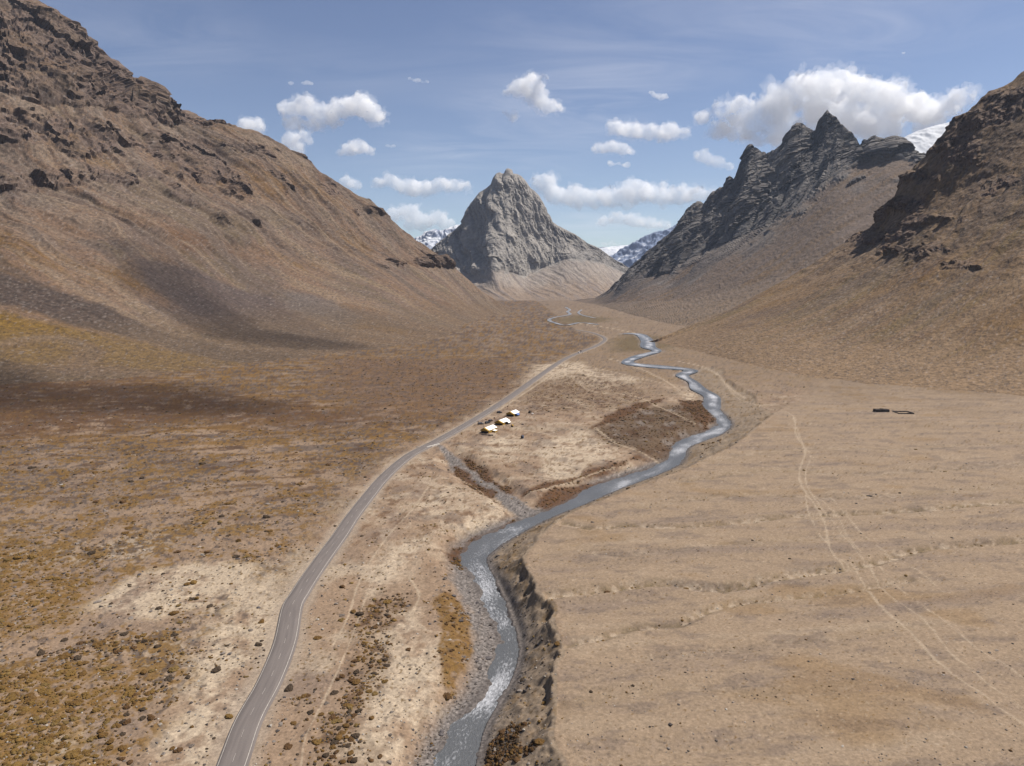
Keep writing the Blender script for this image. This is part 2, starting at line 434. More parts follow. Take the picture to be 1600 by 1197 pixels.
Z = dict(   # kinds of ground, outlines on the valley floor
    pale=[GZ([(588, 1000), (610, 960), (650, 955), (660, 985), (690, 1000), (690, 1060), (660, 1130), (600, 1197), (520, 1197), (560, 1110), (600, 1050)]),
          GZ([(745, 690), (790, 676), (812, 690), (797, 715), (765, 722)]), GZ([(835, 742), (850, 728), (880, 720), (900, 735), (870, 752)]), GZ([(880, 690), (915, 672), (945, 690), (930, 702)]), GZ([(905, 575), (950, 585), (1000, 590), (985, 602), (930, 594)]), GZ([(860, 570), (900, 566), (905, 574), (870, 580)]), GZ([(1060, 600), (1080, 606), (1098, 625), (1086, 632), (1064, 616)]), GZ([(735, 770), (790, 775), (796, 790), (760, 800)]), GZ([(640, 800), (690, 760), (720, 770), (680, 810)]), GZ([(560, 900), (610, 850), (660, 840), (640, 890), (580, 930)]), GZ([(845, 690), (900, 676), (950, 690), (965, 715), (900, 730), (850, 735)]),
          GZ([(690, 820), (740, 790), (800, 795), (790, 815), (730, 830)]), GZ([(800, 600), (840, 570), (900, 565), (960, 590), (960, 610), (880, 595)]),
          GZ([(120, 950), (200, 900), (300, 880), (400, 880), (400, 930), (300, 960), (200, 970)]), GZ([(60, 1197), (100, 1140), (150, 1130), (140, 1197)]),
          GZ([(300, 1000), (380, 930), (430, 900), (440, 960), (400, 1060), (330, 1197), (230, 1197), (290, 1090)])],
    orange=[GZ([(686, 902), (708, 925), (722, 950), (735, 985), (736, 1010), (728, 1045), (712, 1085), (696, 1085), (690, 1040), (684, 985), (683, 940)]), GZ([(790, 870), (806, 850), (846, 822), (842, 832), (806, 868), (795, 885)], -1),
            GZ([(1090, 712), (1105, 694), (1130, 686), (1122, 698), (1100, 712)], -1)],
    rustm=[GZ([(925, 672), (960, 652), (1010, 636), (1095, 628), (1118, 652), (1092, 682), (1060, 690), (1043, 705), (1040, 715), (1000, 707), (950, 690)])],
    rust=[GZ([(834, 782), (850, 765), (900, 752), (960, 738), (1034, 718), (1036, 724), (960, 752), (900, 770), (862, 790)]), GZ([(818, 770), (840, 757), (900, 742), (980, 716), (1000, 712), (960, 730), (900, 750), (850, 765)]),
          GZ([(706, 722), (714, 720), (740, 742), (770, 762), (782, 785), (770, 780), (735, 760), (715, 738)]), GZ([(725, 712), (760, 732), (770, 740), (795, 755), (800, 765), (780, 755), (750, 738)]),
          GZ([(700, 855), (740, 830), (790, 808), (806, 798), (800, 815), (740, 845), (705, 875)]), GZ([(925, 670), (945, 650), (1000, 628), (1040, 622), (1000, 640), (950, 662)]),
          GZ([(760, 1150), (800, 1130), (830, 1160), (840, 1197), (760, 1197)], -1), GZ([(1100, 620), (1118, 650), (1104, 665), (1070, 640), (1060, 625)])],
    gravel=[GZ([(700, 878), (735, 870), (760, 930), (785, 985), (780, 1030), (770, 1065), (745, 1095), (715, 1125), (700, 1140), (715, 1085), (730, 1045), (738, 1000), (722, 945), (705, 915)], -2),
            GZ([(800, 785), (830, 795), (860, 780), (885, 785), (850, 806), (790, 826), (770, 832), (800, 806)], -2), GZ([(1085, 715), (1110, 690), (1150, 668), (1152, 680), (1120, 705)], -2)],
    scrub=[GZ([(815, 625), (850, 595), (900, 583), (985, 600), (1010, 620), (960, 640), (890, 642), (830, 645)]), GZ([(700, 870), (740, 840), (760, 850), (720, 880)]), GZ([(500, 1197), (520, 1120), (550, 1050), (570, 960), (610, 925), (640, 930), (600, 1000), (580, 1100), (560, 1197)])],
    bog=[GZ([(955, 532), (985, 522), (1030, 526), (1065, 537), (1030, 548), (960, 550)]), GZ([(862, 499), (905, 492), (960, 498), (940, 504), (880, 506)])],
    darkleft=[GZ([(-300, 560), (0, 560), (200, 590), (380, 618), (560, 640), (640, 660), (480, 668), (300, 660), (0, 690), (-300, 720)])],  # dark scrub flat; part of its darkness is painted cloud shadow
    redscrub=[GZ([(520, 560), (760, 563), (830, 592), (790, 622), (720, 655), (600, 648), (500, 610)])],
    ochreleft=[GZ([(-200, 1010), (0, 1040), (120, 1030), (200, 1060), (170, 1197), (-200, 1300)]), GZ([(-200, 850), (0, 840), (100, 850), (150, 900), (120, 960), (0, 1000), (-200, 1000)])],
)

# ------------------------------------------------------------------ the valley floor
def floor_height(x, y, D):
    """height of the valley floor; D keeps the distances reused for the colours"""
    k = far_fade(y)
    px = 1.0 + y / 260.0
    rough = fbm2(x / 46, y / 46, 4, 3) * 1.1 + fbm2(x / 7.5, y / 7.5, 4, 8) * 0.34 + fbm2(x / 1.7, y / 1.7, 3, 21) * 0.11 * sstep(700, 250, y)
    left = sstep(8, -60, x + 0.12 * (y - 150) * 0)
    hummock = np.maximum(0, fbm2(x / 3.2, y / 3.2, 3, 31)) * 0.9 * sstep(520, 200, y)
    sdT = poly_sd(x, y, TERRACE, 900.0)
    D['sdT'] = sdT
    on_t = sstep(-2, 10, sdT)
    z = rough * (1 - 0.55 * on_t) + hummock * (1 - on_t) * 0.8
    # long low ripples of the right terrace, running across the slope
    rip = fbm2(x / 150 + 3, y / 17 - x / 120, 4, 41)
    z = z + on_t * rip * 1.5 * k
    for L, dep, wid in GULLY_L:
        d, sd_, _ = poly_dist(x, y, L, wid * 4)
        dd = d + fbm2(x / 5, y / 5, 3, 47) * wid * 0.5
        z = z - 1.0 * dep * np.exp(-(dd / wid) ** 2) * (d < wid * 4) + dep * .35 * np.exp(-((dd - wid * 2) / wid) ** 2) * (d < wid * 4)
        D.setdefault('gul', np.zeros(x.shape, F32))
        D['gul'] = np.maximum(D['gul'], np.exp(-(dd / (wid * 1.2)) ** 2) * (d < wid * 4) * min(1, dep))
    # terrace scarp: jagged broken rim above the river
    jag = fbm2(x / 9, y / 9, 3, 61) * 2.6 + fbm2(x / 2.4, y / 2.4, 3, 67) * 1.1
    dr, sd_r, w_r = poly_dist(x, y, RIV[:, :2], 70, RIV[:, 2])
    D['dr'] = dr; D['wr'] = w_r; D['side'] = sd_r
    wet = dr - w_r
    D['wet'] = wet
    t = sdT + jag
    cl = sstep(-15, -.6, t) * 0.74 + sstep(-1.3, 0.4, t) * 0.26
    D['cliff'] = np.exp(-((t + 6) / 6.0) ** 2) * k
    kt = 1 - sstep(500, 730, y)
    D['kt'] = kt
    z = z + 5.0 * kt * cl
    ub = np.where(np.isfinite(dr) & (sd_r > 0) & (sdT < 1.0) & (wet > -1), np.clip(wet, 0, None) / (np.clip(wet, 0, None) + np.maximum(-(sdT + jag * .9), 0) + .01), -1)
    rs_ = .05 + .24 * sstep(-.05, .30, fbm2(x / 12, y / 12, 3, 64))
    inb = (ub >= 0) & (ub < 1) & (wet < 34) & (k > .3)
    D['inb'] = inb
    zbank = -3.7 + (3.7 + 5.0 * kt) * (.04 * sstep(0, .3, ub) + (.96 - rs_) * ub ** 1.05 + rs_ * sstep(.88, 1.0, ub)) + fbm2(x / 4 + y / 9, y / 4, 4, 63) * .75 * sstep(0, .2, ub) * sstep(1, .8, ub)
    # river bed
    bank = sstep(16, 1.0, wet + fbm2(x / 9, y / 9, 3, 71) * 4)
    bank = np.where(np.isfinite(dr), bank, 0)
    D['bank'] = bank
    zb = -3.55 + fbm2(x / 3, y / 3, 3, 73) * .22
    wetn = wet + (fbm2(x / 5, y / 5, 4, 75) * 2.4 + fbm2(x / 17, y / 17, 2, 76) * 2.6) * far_fade(y)
    wch = np.where(np.isfinite(dr), sstep(1.2, -2.0, wetn), 0)
    zb = zb - 1.6 * wch
    bb = bank * k * np.where(sdT > -16, sstep(.8, 0.0, cl), 1)
    z = z * (1 - bb) + zb * bb
    z = np.where(inb, zbank * k + z * (1 - k), z)
    # away from the drone the stream lies on the flats
    fl = np.where(np.isfinite(dr), sstep(34, 12, wet), 0) * sstep(560, 760, y)
    z = z * (1 - fl) + fl * np.where(wet < 4, water_z(y) - 1.0, np.minimum(z, water_z(y) + .2))
    ds, _, ws = poly_dist(x, y, STREAM[:, :2], 45, STREAM[:, 2])
    st = np.where(np.isfinite(ds), sstep(9, 0, ds - ws + fbm2(x / 6, y / 6, 3, 77) * 3), 0)
    D['stream'] = np.where(np.isfinite(ds), sstep(1.5, -1.5, ds - ws * .9 + fbm2(x / 4, y / 4, 3, 78) * 2), 0)
    z = z - 2.6 * st * (1 - bank)
    # the road bench
    dd, rs, _ = poly_dist(x, y, ROAD, 60)
    D['road'] = dd
    e = ROAD_W + 1.0 + y / 150.0
    rb = np.where(np.isfinite(dd), sstep(e + 9 + y / 60.0, e, dd), 0)
    z = z * (1 - rb) + rb * (-0.05 - 0.25 * sstep(ROAD_W + .6, ROAD_W - .4, dd))
    return z

def trail_mask(x, y):
    m = np.zeros(x.shape, F32)
    for L, w in zip(TRAIL_L, TRAIL_W):
        d, _, _ = poly_dist(x, y, L, 14)
        ww = np.maximum(w * (0.38 + y / 800.0), y / 900.0)
        d = d + fbm2(x / 9, y / 9, 2, 91) * .45
        m = np.maximum(m, np.where(np.isfinite(d), sstep(ww, ww * .3, np.abs(d)), 0))
    return m
def zone(x, y, key, soft, warp=1.0, seed=101):
    m = np.zeros(x.shape, F32)
    s = soft * (0.6 + y / 300.0)
    w = fbm2(x / 11, y / 18, 4, seed) * 6 * warp * (0.6 + y / 400.0)
    for P in Z[key]:
        sd = poly_sd(x, y, P, 120)
        m = np.maximum(m, sstep(-s, s, sd + w))
    return m
def speck(x, y, size, thr, seed):
    """scattered rounded spots"""
    return sstep(thr, thr + .12, fbm2(x / size, y / size, 2, seed))

def floor_color(x, y, z, D):
    n1 = fbm2(x / 60, y / 60, 4, 201); n2 = fbm2(x / 14, y / 14, 4, 205); n3 = fbm2(x / 3.1, y / 3.1, 3, 209)
    n4 = fbm2(x / 0.9, y / 0.9, 2, 214)
    on_t = sstep(-1.5 - y / 50, .5 + y / 50, D['sdT'] + n1 * y / 45)
    left = sstep(60, -160, x - (y - 150) * .05)
    c = np.broadcast_to(TAN, x.shape + (3,)).copy()
    c = mix(c, PALE, np.clip(sstep(.0, .5, n1 + n2 * .6) * .75, 0, 1) * (1 - on_t))
    c = mix(c, LILAC, sstep(.05, .5, fbm2(x / 38, y / 38, 4, 221)) * .55 * (1 - on_t))
    # right terrace: even warm sand, faint cross bands of darker stones
    band = fbm2(x / 110, y / 13 - x / 100, 4, 231)
    tc_ = mix(np.broadcast_to(np.array((.372, .266, .174), F32), x.shape + (3,)).copy(), LILAC, sstep(.0, .55, band + n3 * .25) * .55)
    tc_ = mix(tc_, PALE, sstep(.2, .6, -band + n2 * .3) * .22)
    tc_ = mix(tc_, DARK, speck(x, y, 1.5, .34, 241) * sstep(-.2, .3, band) * .6)
    tc_ = mix(tc_, LILAC * .8, sstep(.05, .3, fbm2(x / 20, y / 8, 5, 243, .65)) * .5)
    tc_ = mix(tc_, OCHRE * 1.2, sstep(.2, .45, fbm2(x / 55, y / 30, 4, 245)) * .3)
    tc_ = mix(tc_, PALE, speck(x, y, 1.3, .46, 247) * .5)
    c = c * (1 - on_t[..., None]) + tc_ * on_t[..., None]
    c = mix(c, OLIVE * .85, D['gul'] * sstep(-.1, .25, n3 + n2 * .5) * .6 * on_t)
    c = mix(c, PALE * 1.1, D['gul'] * sstep(.05, .3, -n3 - n2 * .6) * .7 * on_t)
    lf = 1 - on_t
    farc = sstep(470, 900, y + n1 * 200)
    c = mix(c, np.array((.25, .175, .112), F32), farc * .78)
    c = mix(c, OCHRE * 1.1, farc * sstep(1700, 900, y) * sstep(.0, .4, n2 + n1 * .5) * .35)
    c = mix(c, DARK * 1.4, farc * sstep(.15, .4, fbm2(x / 9, y / 14, 4, 257, .6)) * .45)
    # left fan: ochre cushions and dark stones thickening away from the road
    dl = np.where(np.isfinite(D['road']), D['road'], 60)
    isleft = sstep(0, 26, dl) * (x < np.interp(y, ROAD[:, 1], ROAD[:, 0]))
    far = sstep(230, 420, y)
    c = mix(c, LILAC * np.array((.80, .74, .66), F32), isleft * far * sstep(-.5, .3, n1 + n2 * .4) * .75)
    # stripes and patches of scrub and dark stones drawn out along the contour of the left fan
    q1 = fbm2(x / 70 + y / 400, y / 26 - x / 160, 5, 253, .6); q2 = fbm2(x / 22, y / 11 - x / 50, 4, 255, .6)
    c = mix(c, OCHRE * np.array((1.0, .95, .8), F32), isleft * sstep(330, 520, y) * sstep(1500, 800, y) * sstep(.0, .22, q1 + q2 * .4) * .85)
    c = mix(c, DARK * 1.15, isleft * sstep(260, 480, y) * sstep(.08, .3, -q1 + q2 * .55) * .7)
    c = mix(c, RUST * .8, isleft * sstep(200, 420, y) * sstep(.10, .22, q2 + n3 * .25) * .75)
    c = mix(c, OCHRE, isleft * sstep(.02, .18, n2 * .8 + n3 * .7 + n1 * .3) * .9)
    c = mix(c, DARK * 1.25, isleft * sstep(.12, .26, fbm2(x / 4.2, y / 4.2 + x / 9, 4, 251, .6) + n1 * .3) * (.7 + .2 * far))
    c = mix(c, PALE * 1.12, zone(x, y, 'pale', 4) * sstep(-.4, .1, n2 + n3 * .4) * .9)
    m = zone(x, y, 'ochreleft', 6) * sstep(-.30, .12, n3 + n2 * .6)
    c = mix(c, OCHRE, m * .8)
    c = mix(c, RUST, zone(x, y, 'darkleft', 18, 3) * sstep(-.6, .1, n3 + n2) * .85)
    m = zone(x, y, 'redscrub', 14, 2)
    c = mix(c, np.array((.185, .105, .058), F32), m * .6); c = mix(c, DARK, m * sstep(.0, .35, fbm2(x / 5, y / 8, 3, 261)) * .7)
    m = zone(x, y, 'scrub', 5, 1.5)
    c = mix(c, np.array((.23, .15, .088), F32), m * .4); c = mix(c, RUST * .9, m * sstep(.0, .25, fbm2(x / 4.5, y / 7, 3, 265)) * .8)
    mid_ = lf * (1 - isleft) * sstep(210, 330, y) * (1 - farc)
    q3 = fbm2(x / 16 + y / 60, y / 22, 5, 263, .62)
    c = mix(c, DARK * 1.7, mid_ * sstep(.10, .26, q3) * .45); c = mix(c, PALE * 1.1, mid_ * sstep(.06, .3, -q3) * .55)
    c = mix(c, RUST * 1.2, mid_ * sstep(.16, .3, fbm2(x / 7, y / 11, 4, 267, .6)) * .6)
    m = zone(x, y, 'gravel', 2.5)
    stones = fbm2(x / .75, y / .75, 2, 271)
    gr = GRAVEL[None] * (1 + (stones * np.interp(y, [180, 300], [1.15, .3]))[..., None] + n4[..., None] * .9)
    gm = np.clip(np.maximum(np.maximum(m, D['stream']), D['bank'] * far_fade(y) * sstep(9, 2, D['wet'])), 0, 1)
    c = c * (1 - gm[..., None]) + gr * gm[..., None]
    m = zone(x, y, 'orange', .8, .9) * sstep(-.5, -.1, n3 + n2 * .5)
    c = mix(c, np.array((.235, .125, .028), F32), m * .9); c = mix(c, RUST, m * sstep(.05, .35, n3) * .5)
    m = zone(x, y, 'rustm', 4, .8)
    c = mix(c, np.array((.135, .085, .048), F32), m * .9); c = mix(c, RUST * .8, m * sstep(-.05, .3, fbm2(x / 16, y / 22, 4, 275)) * .8)
    c = mix(c, GREYSCREE, m * sstep(.1, .45, fbm2(x / 12, y / 25, 4, 277)) * .6)
    m = zone(x, y, 'rust', 1.2, .6)
    c = mix(c, np.array((.135, .06, .022), F32), m * .92); c = mix(c, DARK, m * sstep(.0, .35, n3) * .6)
    c = mix(c, np.array((.15, .105, .045), F32), zone(x, y, 'bog', 6, 1) * .8)
    # faces of the scarp: bare grey-brown earth
    bm = np.where(D['inb'], sstep(-.5, 4, D['wet']), 0)
    c = mix(c, np.array((.33, .245, .165), F32), bm * .85)
    c = mix(c, OCHRE * .8, bm * sstep(.05, .3, n2 + n3 * .6) * .5)
    c = mix(c, GRAVEL * .75, bm * sstep(-.05, .25, fbm2(x / 2.2 + y / 7, y / 3.0, 3, 279)) * .28)
    # wet margin, far mud flats
    wm = np.where(np.isfinite(D['dr']), sstep(2.2, .2, D['wet']), 0)
    c = mix(c, np.array((.13, .11, .10), F32), wm * .6 * far_fade(y))
    fm = np.where(np.isfinite(D['dr']), sstep(10, 2, D['wet'] + n2 * 6), 0) * (1 - far_fade(y))
    c = mix(c, GREYSCREE, fm * .7)
    # road shoulders of pale crushed stone
    d = D['road']
    sh = np.where(np.isfinite(d), sstep(ROAD_W + 4.5, ROAD_W + .8, d + n2 * 2.5), 0)
    c = mix(c, np.array((.42, .33, .245), F32), sh * .75)
    tm = trail_mask(x, y)
    c = mix(c, np.array((.52, .40, .275), F32), tm * .72)
    # scattered cushions and stones too small to model
    sp = speck(x, y, 1.35, .30, 281) * (1 - on_t) * (1 - sh) * (1 - gm) * (1 - tm) * sstep(-.25, .25, n1 + n2 * .8)
    c = mix(c, OCHRE * .75, sp * .75)
    sp = speck(x, y, 2.2, .38, 291) * (1 - on_t) * (1 - sh) * (1 - tm)
    c = mix(c, DARK, sp * .6)
    c = mix(c, OCHRE * .8, speck(x, y, 1.2, .47, 295) * on_t * (1 - tm) * .8)
    c = c * (1 + n4[..., None] * (.24 - .10 * on_t[..., None]) + n3[..., None] * (.20 - .08 * on_t[..., None]))
    return c

a_d = np.linspace(-.86, .86, 900)
a_cols = np.r_[np.linspace(-2.6, -.88, 24), a_d, np.linspace(.88, 2.6, 24)]
py_rows = np.r_[np.arange(1620, 1240, -9.0), np.arange(1240, 480, -1.6)]
_, tr_ = ray(np.full(py_rows.shape, 800.0), py_rows)
y_rows = -CAM_H / tr_
y_rows = np.r_[y_rows, np.geomspace(y_rows[-1] * 1.02, 14000, 52)]
X = (a_cols[None, :] * y_rows[:, None]).astype(F32)
Y = np.broadcast_to(y_rows[:, None], X.shape).astype(F32)
D = {}
xf, yf = X.ravel().copy(), Y.ravel().copy()
zf = floor_height(xf, yf, D)
cf = floor_color(xf, yf, zf, D)
FLOOR_Z = zf.reshape(X.shape)
grid_mesh('ground', np.stack([X, Y, FLOOR_Z], -1), M_ground, cf.reshape(X.shape + (3,)), label='sandy valley floor with low scrub, gravel and footpaths')
def ground_z(x, y):
    """height of the built floor mesh at a point"""
    i = np.clip(np.searchsorted(y_rows, y) - 1, 0, len(y_rows) - 2)
    ty = (y - y_rows[i]) / (y_rows[i + 1] - y_rows[i])
    def row(r):
        a = x / y_rows[r]
        j = np.clip(np.searchsorted(a_cols, a) - 1, 0, len(a_cols) - 2)
        t = (a - a_cols[j]) / (a_cols[j + 1] - a_cols[j])
        return FLOOR_Z[r, j] * (1 - t) + FLOOR_Z[r, j + 1] * t
    return row(i) * (1 - ty) + row(i + 1) * ty

# ------------------------------------------------------------------ hillsides and mountains
def loft(lines, px_range, ncol, rows, pow_=None):
    """surface through a series of outlines; every outline is a list of (px, py, distance) from foot to crest.
    A distance of None puts that point on the valley floor."""
    pxs = np.linspace(px_range[0], px_range[1], ncol)
    L = []
    for ln in lines:
        ln = np.array([(p[0], p[1], p[2] if p[2] is not None else np.nan) for p in ln], float)
        py = np.interp(pxs, ln[:, 0], ln[:, 1])
        a, t = ray(pxs, py)
        if np.isnan(ln[0, 2]): y = (-4.0 - CAM_H) / np.minimum(t, -0.012)
        else: y = np.interp(pxs, ln[:, 0], ln[:, 2])
        if len(ln) < 20:                               # coarse outlines are rounded off between their points
            kk = np.hanning(61); kk /= kk.sum()
            pad = lambda v: np.convolve(np.pad(v, 30, mode='reflect', reflect_type='odd'), kk, 'valid')
            y = pad(y); t = pad(t)
        L.append(np.stack([a * y, y, CAM_H + t * y], -1))
    L = np.array(L)                                   # [K, ncol, 3]
    out = []
    K = len(L)
    for k in range(K - 1):
        p0 = L[max(k - 1, 0)]; p1 = L[k]; p2 = L[k + 1]; p3 = L[min(k + 2, K - 1)]
        n = rows[k]
        for t in np.linspace(0, 1, n, endpoint=False):
            lin = p1 + (p2 - p1) * t
            m1 = (p2 - p0) / 2; m2 = (p3 - p1) / 2
            h = (2 * t**3 - 3 * t**2 + 1) * p1 + (t**3 - 2 * t**2 + t) * m1 + (-2 * t**3 + 3 * t**2) * p2 + (t**3 - t**2) * m2
            out.append(lin * (1 - SMOOTH) + h * SMOOTH)
    out.append(L[-1])
    return np.array(out)
SMOOTH = 0.0
def normals(P):
    du = np.gradient(P, axis=1); dv = np.gradient(P, axis=0)
    n = np.cross(du, dv)
    n /= np.linalg.norm(n, axis=-1, keepdims=True) + 1e-9
    n[n[..., 2] < 0] *= -1
    return n
def blur(A, k):
    for _ in range(k):
        A[1:-1] = (A[:-2] + 2 * A[1:-1] + A[2:]) / 4
    return A

def fans(rk, drift, keep):
    """debris below bare rock: the rock mask carried down the fall line, fading"""
    F = np.zeros_like(rk); f = np.zeros(rk.shape[1])
    for i in range(rk.shape[0] - 1, -1, -1):
        f = np.maximum(f * keep, rk[i]); sh = int(round(drift * (rk.shape[0] - i))) - int(round(drift * (rk.shape[0] - i - 1)))
        if sh: f = np.roll(f, sh)
        F[i] = f
    return np.clip(F - rk, 0, 1)
# ---- left hillside
SMOOTH = 0.6
crestL = [(-420, -190, 1850), (-200, -110, 2000), (0, -22, 2150), (61, 0, 2180), (88, 17, 2190), (118, 40, 2200), (145, 71, 2215), (165, 89, 2230), (182, 101, 2240), (202, 121, 2250), (219, 125, 2255), (236, 138, 2260), (241, 152, 2262), (277, 174, 2280),
    (317, 192, 2300), (344, 193, 2310), (364, 199, 2320), (405, 208, 2340), (452, 233, 2370), (506, 270, 2400), (540, 294, 2410), (560, 306, 2420), (584, 318, 2430), (601, 336, 2440), (631, 360, 2460), (665, 382, 2480), (689, 402, 2500), (719, 426, 2520),
    (749, 453, 2550), (783, 476, 2600), (810, 491, 2620), (870, 505, 2640)]
footL = [(-420, 650, None), (0, 610, None), (200, 600, None), (400, 577, None), (600, 553, None), (700, 541, None), (780, 522, None), (840, 506, None), (870, 506, None)]
low1 = [(-420, 500, 900), (0, 500, 920), (200, 514, 1010), (400, 515, 1250), (600, 506, 1480), (700, 503, 1750), (780, 501, 2250), (870, 505.5, 2500)]
mid1 = [(-420, 400, 1110), (0, 400, 1130), (200, 425, 1240), (400, 440, 1560), (600, 455, 1800), (700, 470, 2050), (780, 492, 2420), (870, 505.4, 2580)]
mid2 = [(-420, 200, 1480), (0, 235, 1520), (200, 290, 1640), (400, 330, 1900), (600, 395, 2140), (700, 440, 2300), (780, 485, 2520), (870, 505.3, 2610)]
backL = [(p[0], p[1] + 60, p[2] + 350) for p in crestL]
PL = loft([footL, low1, mid1, mid2, crestL, backL], (-420, 868), 600, [64, 56, 100, 124, 8])
NL = normals(PL)
x, y, z = PL[..., 0], PL[..., 1], PL[..., 2]
fd = np.array((.955, -.297))                           # fall line
al = x * fd[0] + y * fd[1]; ac = -x * fd[1] + y * fd[0]
hgt = z
shape = x.shape
r_ = lambda v: v.reshape(shape)
X1, Y1, Z1, AL, AC = (v.ravel() for v in (x, y, z, al, ac))
up = sstep(60, 260, Z1)
gw = fbm2(AL / 300, AC / 300, 3, 305)
gully = r_(fbm2(AC / 105 + gw * 1.5, AL / 560, 4, 301)); gully2 = r_(ridge2(AC / 34 + gw * 2.5, AL / 230, 3, 311))
upr = r_(up)
crag_n = r_(fbm3(X1 / 190, Y1 / 190, Z1 / 150, 4, 321))
# where the bare rock stands: the high corner, bands along the crest, a few outcrops lower down
def blob(px, py, rx, ry):
    """soft patch on the hillside around the place a photo pixel looks at (base surface)"""
    a, t = ray(px, py)
    ta = PL[..., 0] / PL[..., 1]; tt = (PL[..., 2] - CAM_H) / PL[..., 1]
    i = np.argmin((ta - a) ** 2 + (tt - t) ** 2)
    c = PL.reshape(-1, 3)[i]
    s = c[1] / FOC
    d2 = ((PL[..., 0] - c[0]) * .86 - (PL[..., 1] - c[1]) * .2) ** 2 / (rx * s) ** 2 + ((PL[..., 2] - c[2])) ** 2 / (ry * s) ** 2
    return np.exp(-d2)
rockL = np.zeros(shape)
for b in [(30, 60, 130, 90, 1.3), (120, 110, 110, 60, 1.2), (20, 200, 110, 46, .95), (170, 150, 70, 40, 1.0), (95, 280, 34, 40, .85), (270, 225, 50, 36, .6), (215, 120, 22, 18, 1), (420, 240, 70, 20, .6), (310, 275, 40, 24, .62),
          (385, 300, 50, 40, .5), (500, 300, 60, 16, .48), (668, 408, 20, 14, .8), (560, 330, 40, 14, .5), (480, 280, 60, 20, .5), (150, 215, 70, 30, .62), (400, 345, 40, 20, .5), (630, 392, 40, 16, .4)]:
    rockL = np.maximum(rockL, blob(*b[:4]) * b[4])
cr = r_(crag3(AC * 1.15, AL * .62, Z1 * .75, 62, 331))
chute = r_(ridge2(AC / 120 + gw * 1.3, AL / 480, 3, 327, .55))
rk = sstep(.44, .58, rockL * .9 + crag_n * .42 + chute * .42 + cr * .07 - .16)
vn = r_(ridge3(X1 / 46, Y1 / 46, Z1 / 34, 4, 331, .55)); vn2 = r_(fbm3(X1 / 14, Y1 / 14, Z1 / 11, 3, 341))
vbig = r_(fbm3(X1 / 120, Y1 / 120, Z1 / 140, 3, 345))
edge_fade = np.clip(np.linspace(0, 1, shape[0]) / .12, 0, 1)[:, None]
mids = r_(fbm3(X1 / 75, Y1 / 75, Z1 / 60, 4, 313, .55))
disp = (gully * 24 * upr + gully2 * 4.5 * (upr * .8 + .2) + mids * 11 * (upr * .9 + .1)) * edge_fade * (1 - .5 * rk)
butt = r_(ridge2(AC / 150 + gw * .6, AL / 420, 3, 347))
rdisp = rk * (cr * 17 + vn2 * 3 + vbig * 42 + butt * 26 + vn * 6 + 6) * np.clip(rockL * 1.25, .3, 1.25)
disp = disp + (1 - rk) * r_(fbm2(X1 / 9, Y1 / 9, 3, 351)) * 1.1
low = r_(fbm2(AC / 120, AL / 300, 3, 355)) * 3.5 * (1 - upr) * edge_fade
disp = disp + low
crest_damp = np.ones(shape[0]); crest_damp[-24:] = np.linspace(1, .45, 24)
PLd = PL + NL * (disp * crest_damp[:, None])[..., None] + flatten_n(NL, .4) * (rdisp * np.sqrt(crest_damp)[:, None])[..., None]
# colours of the hillside
NLd = normals(PLd)
st = r_(fbm2(AC / 44 + gw * 2.4, AL / 330, 5, 361, .6)); st2 = r_(fbm2(AC / 16 + gw * 5, AL / 110, 4, 365, .6)); sp_ = r_(fbm2(X1 / 6.5, Y1 / 6.5, 3, 371)); bl = r_(fbm3(X1 / 260, Y1 / 260, Z1 / 200, 4, 375))
c = np.broadcast_to(np.array((.28, .182, .122), F32), shape + (3,)).copy()
c = mix(c, LILAC * .85, sstep(-.1, .3, bl + st * .3 + mids * .4) * .75)
c = mix(c, OLIVE * 1.15, sstep(.05, .35, st * .7 + bl * .6 + st2 * .25) * .42)
c = mix(c, OCHRE * 1.05, sstep(.08, .36, -bl + st2 * .55) * .6)
c = mix(c, DARK * 1.5, sstep(.18, .34, r_(fbm2(X1 / 22, Y1 / 22 + Z1 / 22, 4, 383)) + st * .25) * .35)
c = mix(c, GREYSCREE, sstep(.2, .5, st2 - st * .4) * .4)
c = mix(c, RUST * 1.3, sstep(.24, .6, r_(fbm3(X1 / 150, Y1 / 150, Z1 / 120, 4, 381))) * .6)
def hzone(poly_px, soft, warp, seed):
    """outline on the hillside, taken where the photo pixels look, compared in plan"""
    W = []
    ta = PL[..., 0] / PL[..., 1]; tt = (PL[..., 2] - CAM_H) / PL[..., 1]
    for px, py in poly_px:
        a, t = ray(px, py)
        j = np.argmin(np.abs(ta[0] - a)); i = np.argmin(np.abs(tt[:, j] - t))
        W.append(PL[i, j, :2])
    sd = r_(poly_sd(X1, Y1, np.array(W), 400))
    return sstep(-soft, soft, sd + r_(fbm2(X1 / 60, Y1 / 60, 4, seed)) * warp)
band = r_(fbm2(AC / 85 + gw * 1.1, AL / 900 + .3, 4, 387, .55)); band2 = r_(fbm2(AC / 30 + gw * 3.2, AL / 420, 4, 388, .6))
c = mix(c, np.array((.145, .105, .082), F32), sstep(.05, .32, band + band2 * .45) * .62)
c = mix(c, np.array((.37, .265, .175), F32), sstep(.10, .40, -band + band2 * .6) * .6)
deb0 = r_(fbm2(X1 / 8, Y1 / 8 + Z1 / 8, 3, 386))
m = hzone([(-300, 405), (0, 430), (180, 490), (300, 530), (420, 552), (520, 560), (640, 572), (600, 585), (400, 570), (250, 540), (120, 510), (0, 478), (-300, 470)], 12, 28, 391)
c = mix(c, np.array((.135, .095, .075), F32), m * .92); c = mix(c, DARK * .8, m * sstep(-.2, .2, sp_) * .85); c = mix(c, GREYSCREE, m * sstep(.22, .4, -sp_) * .7)
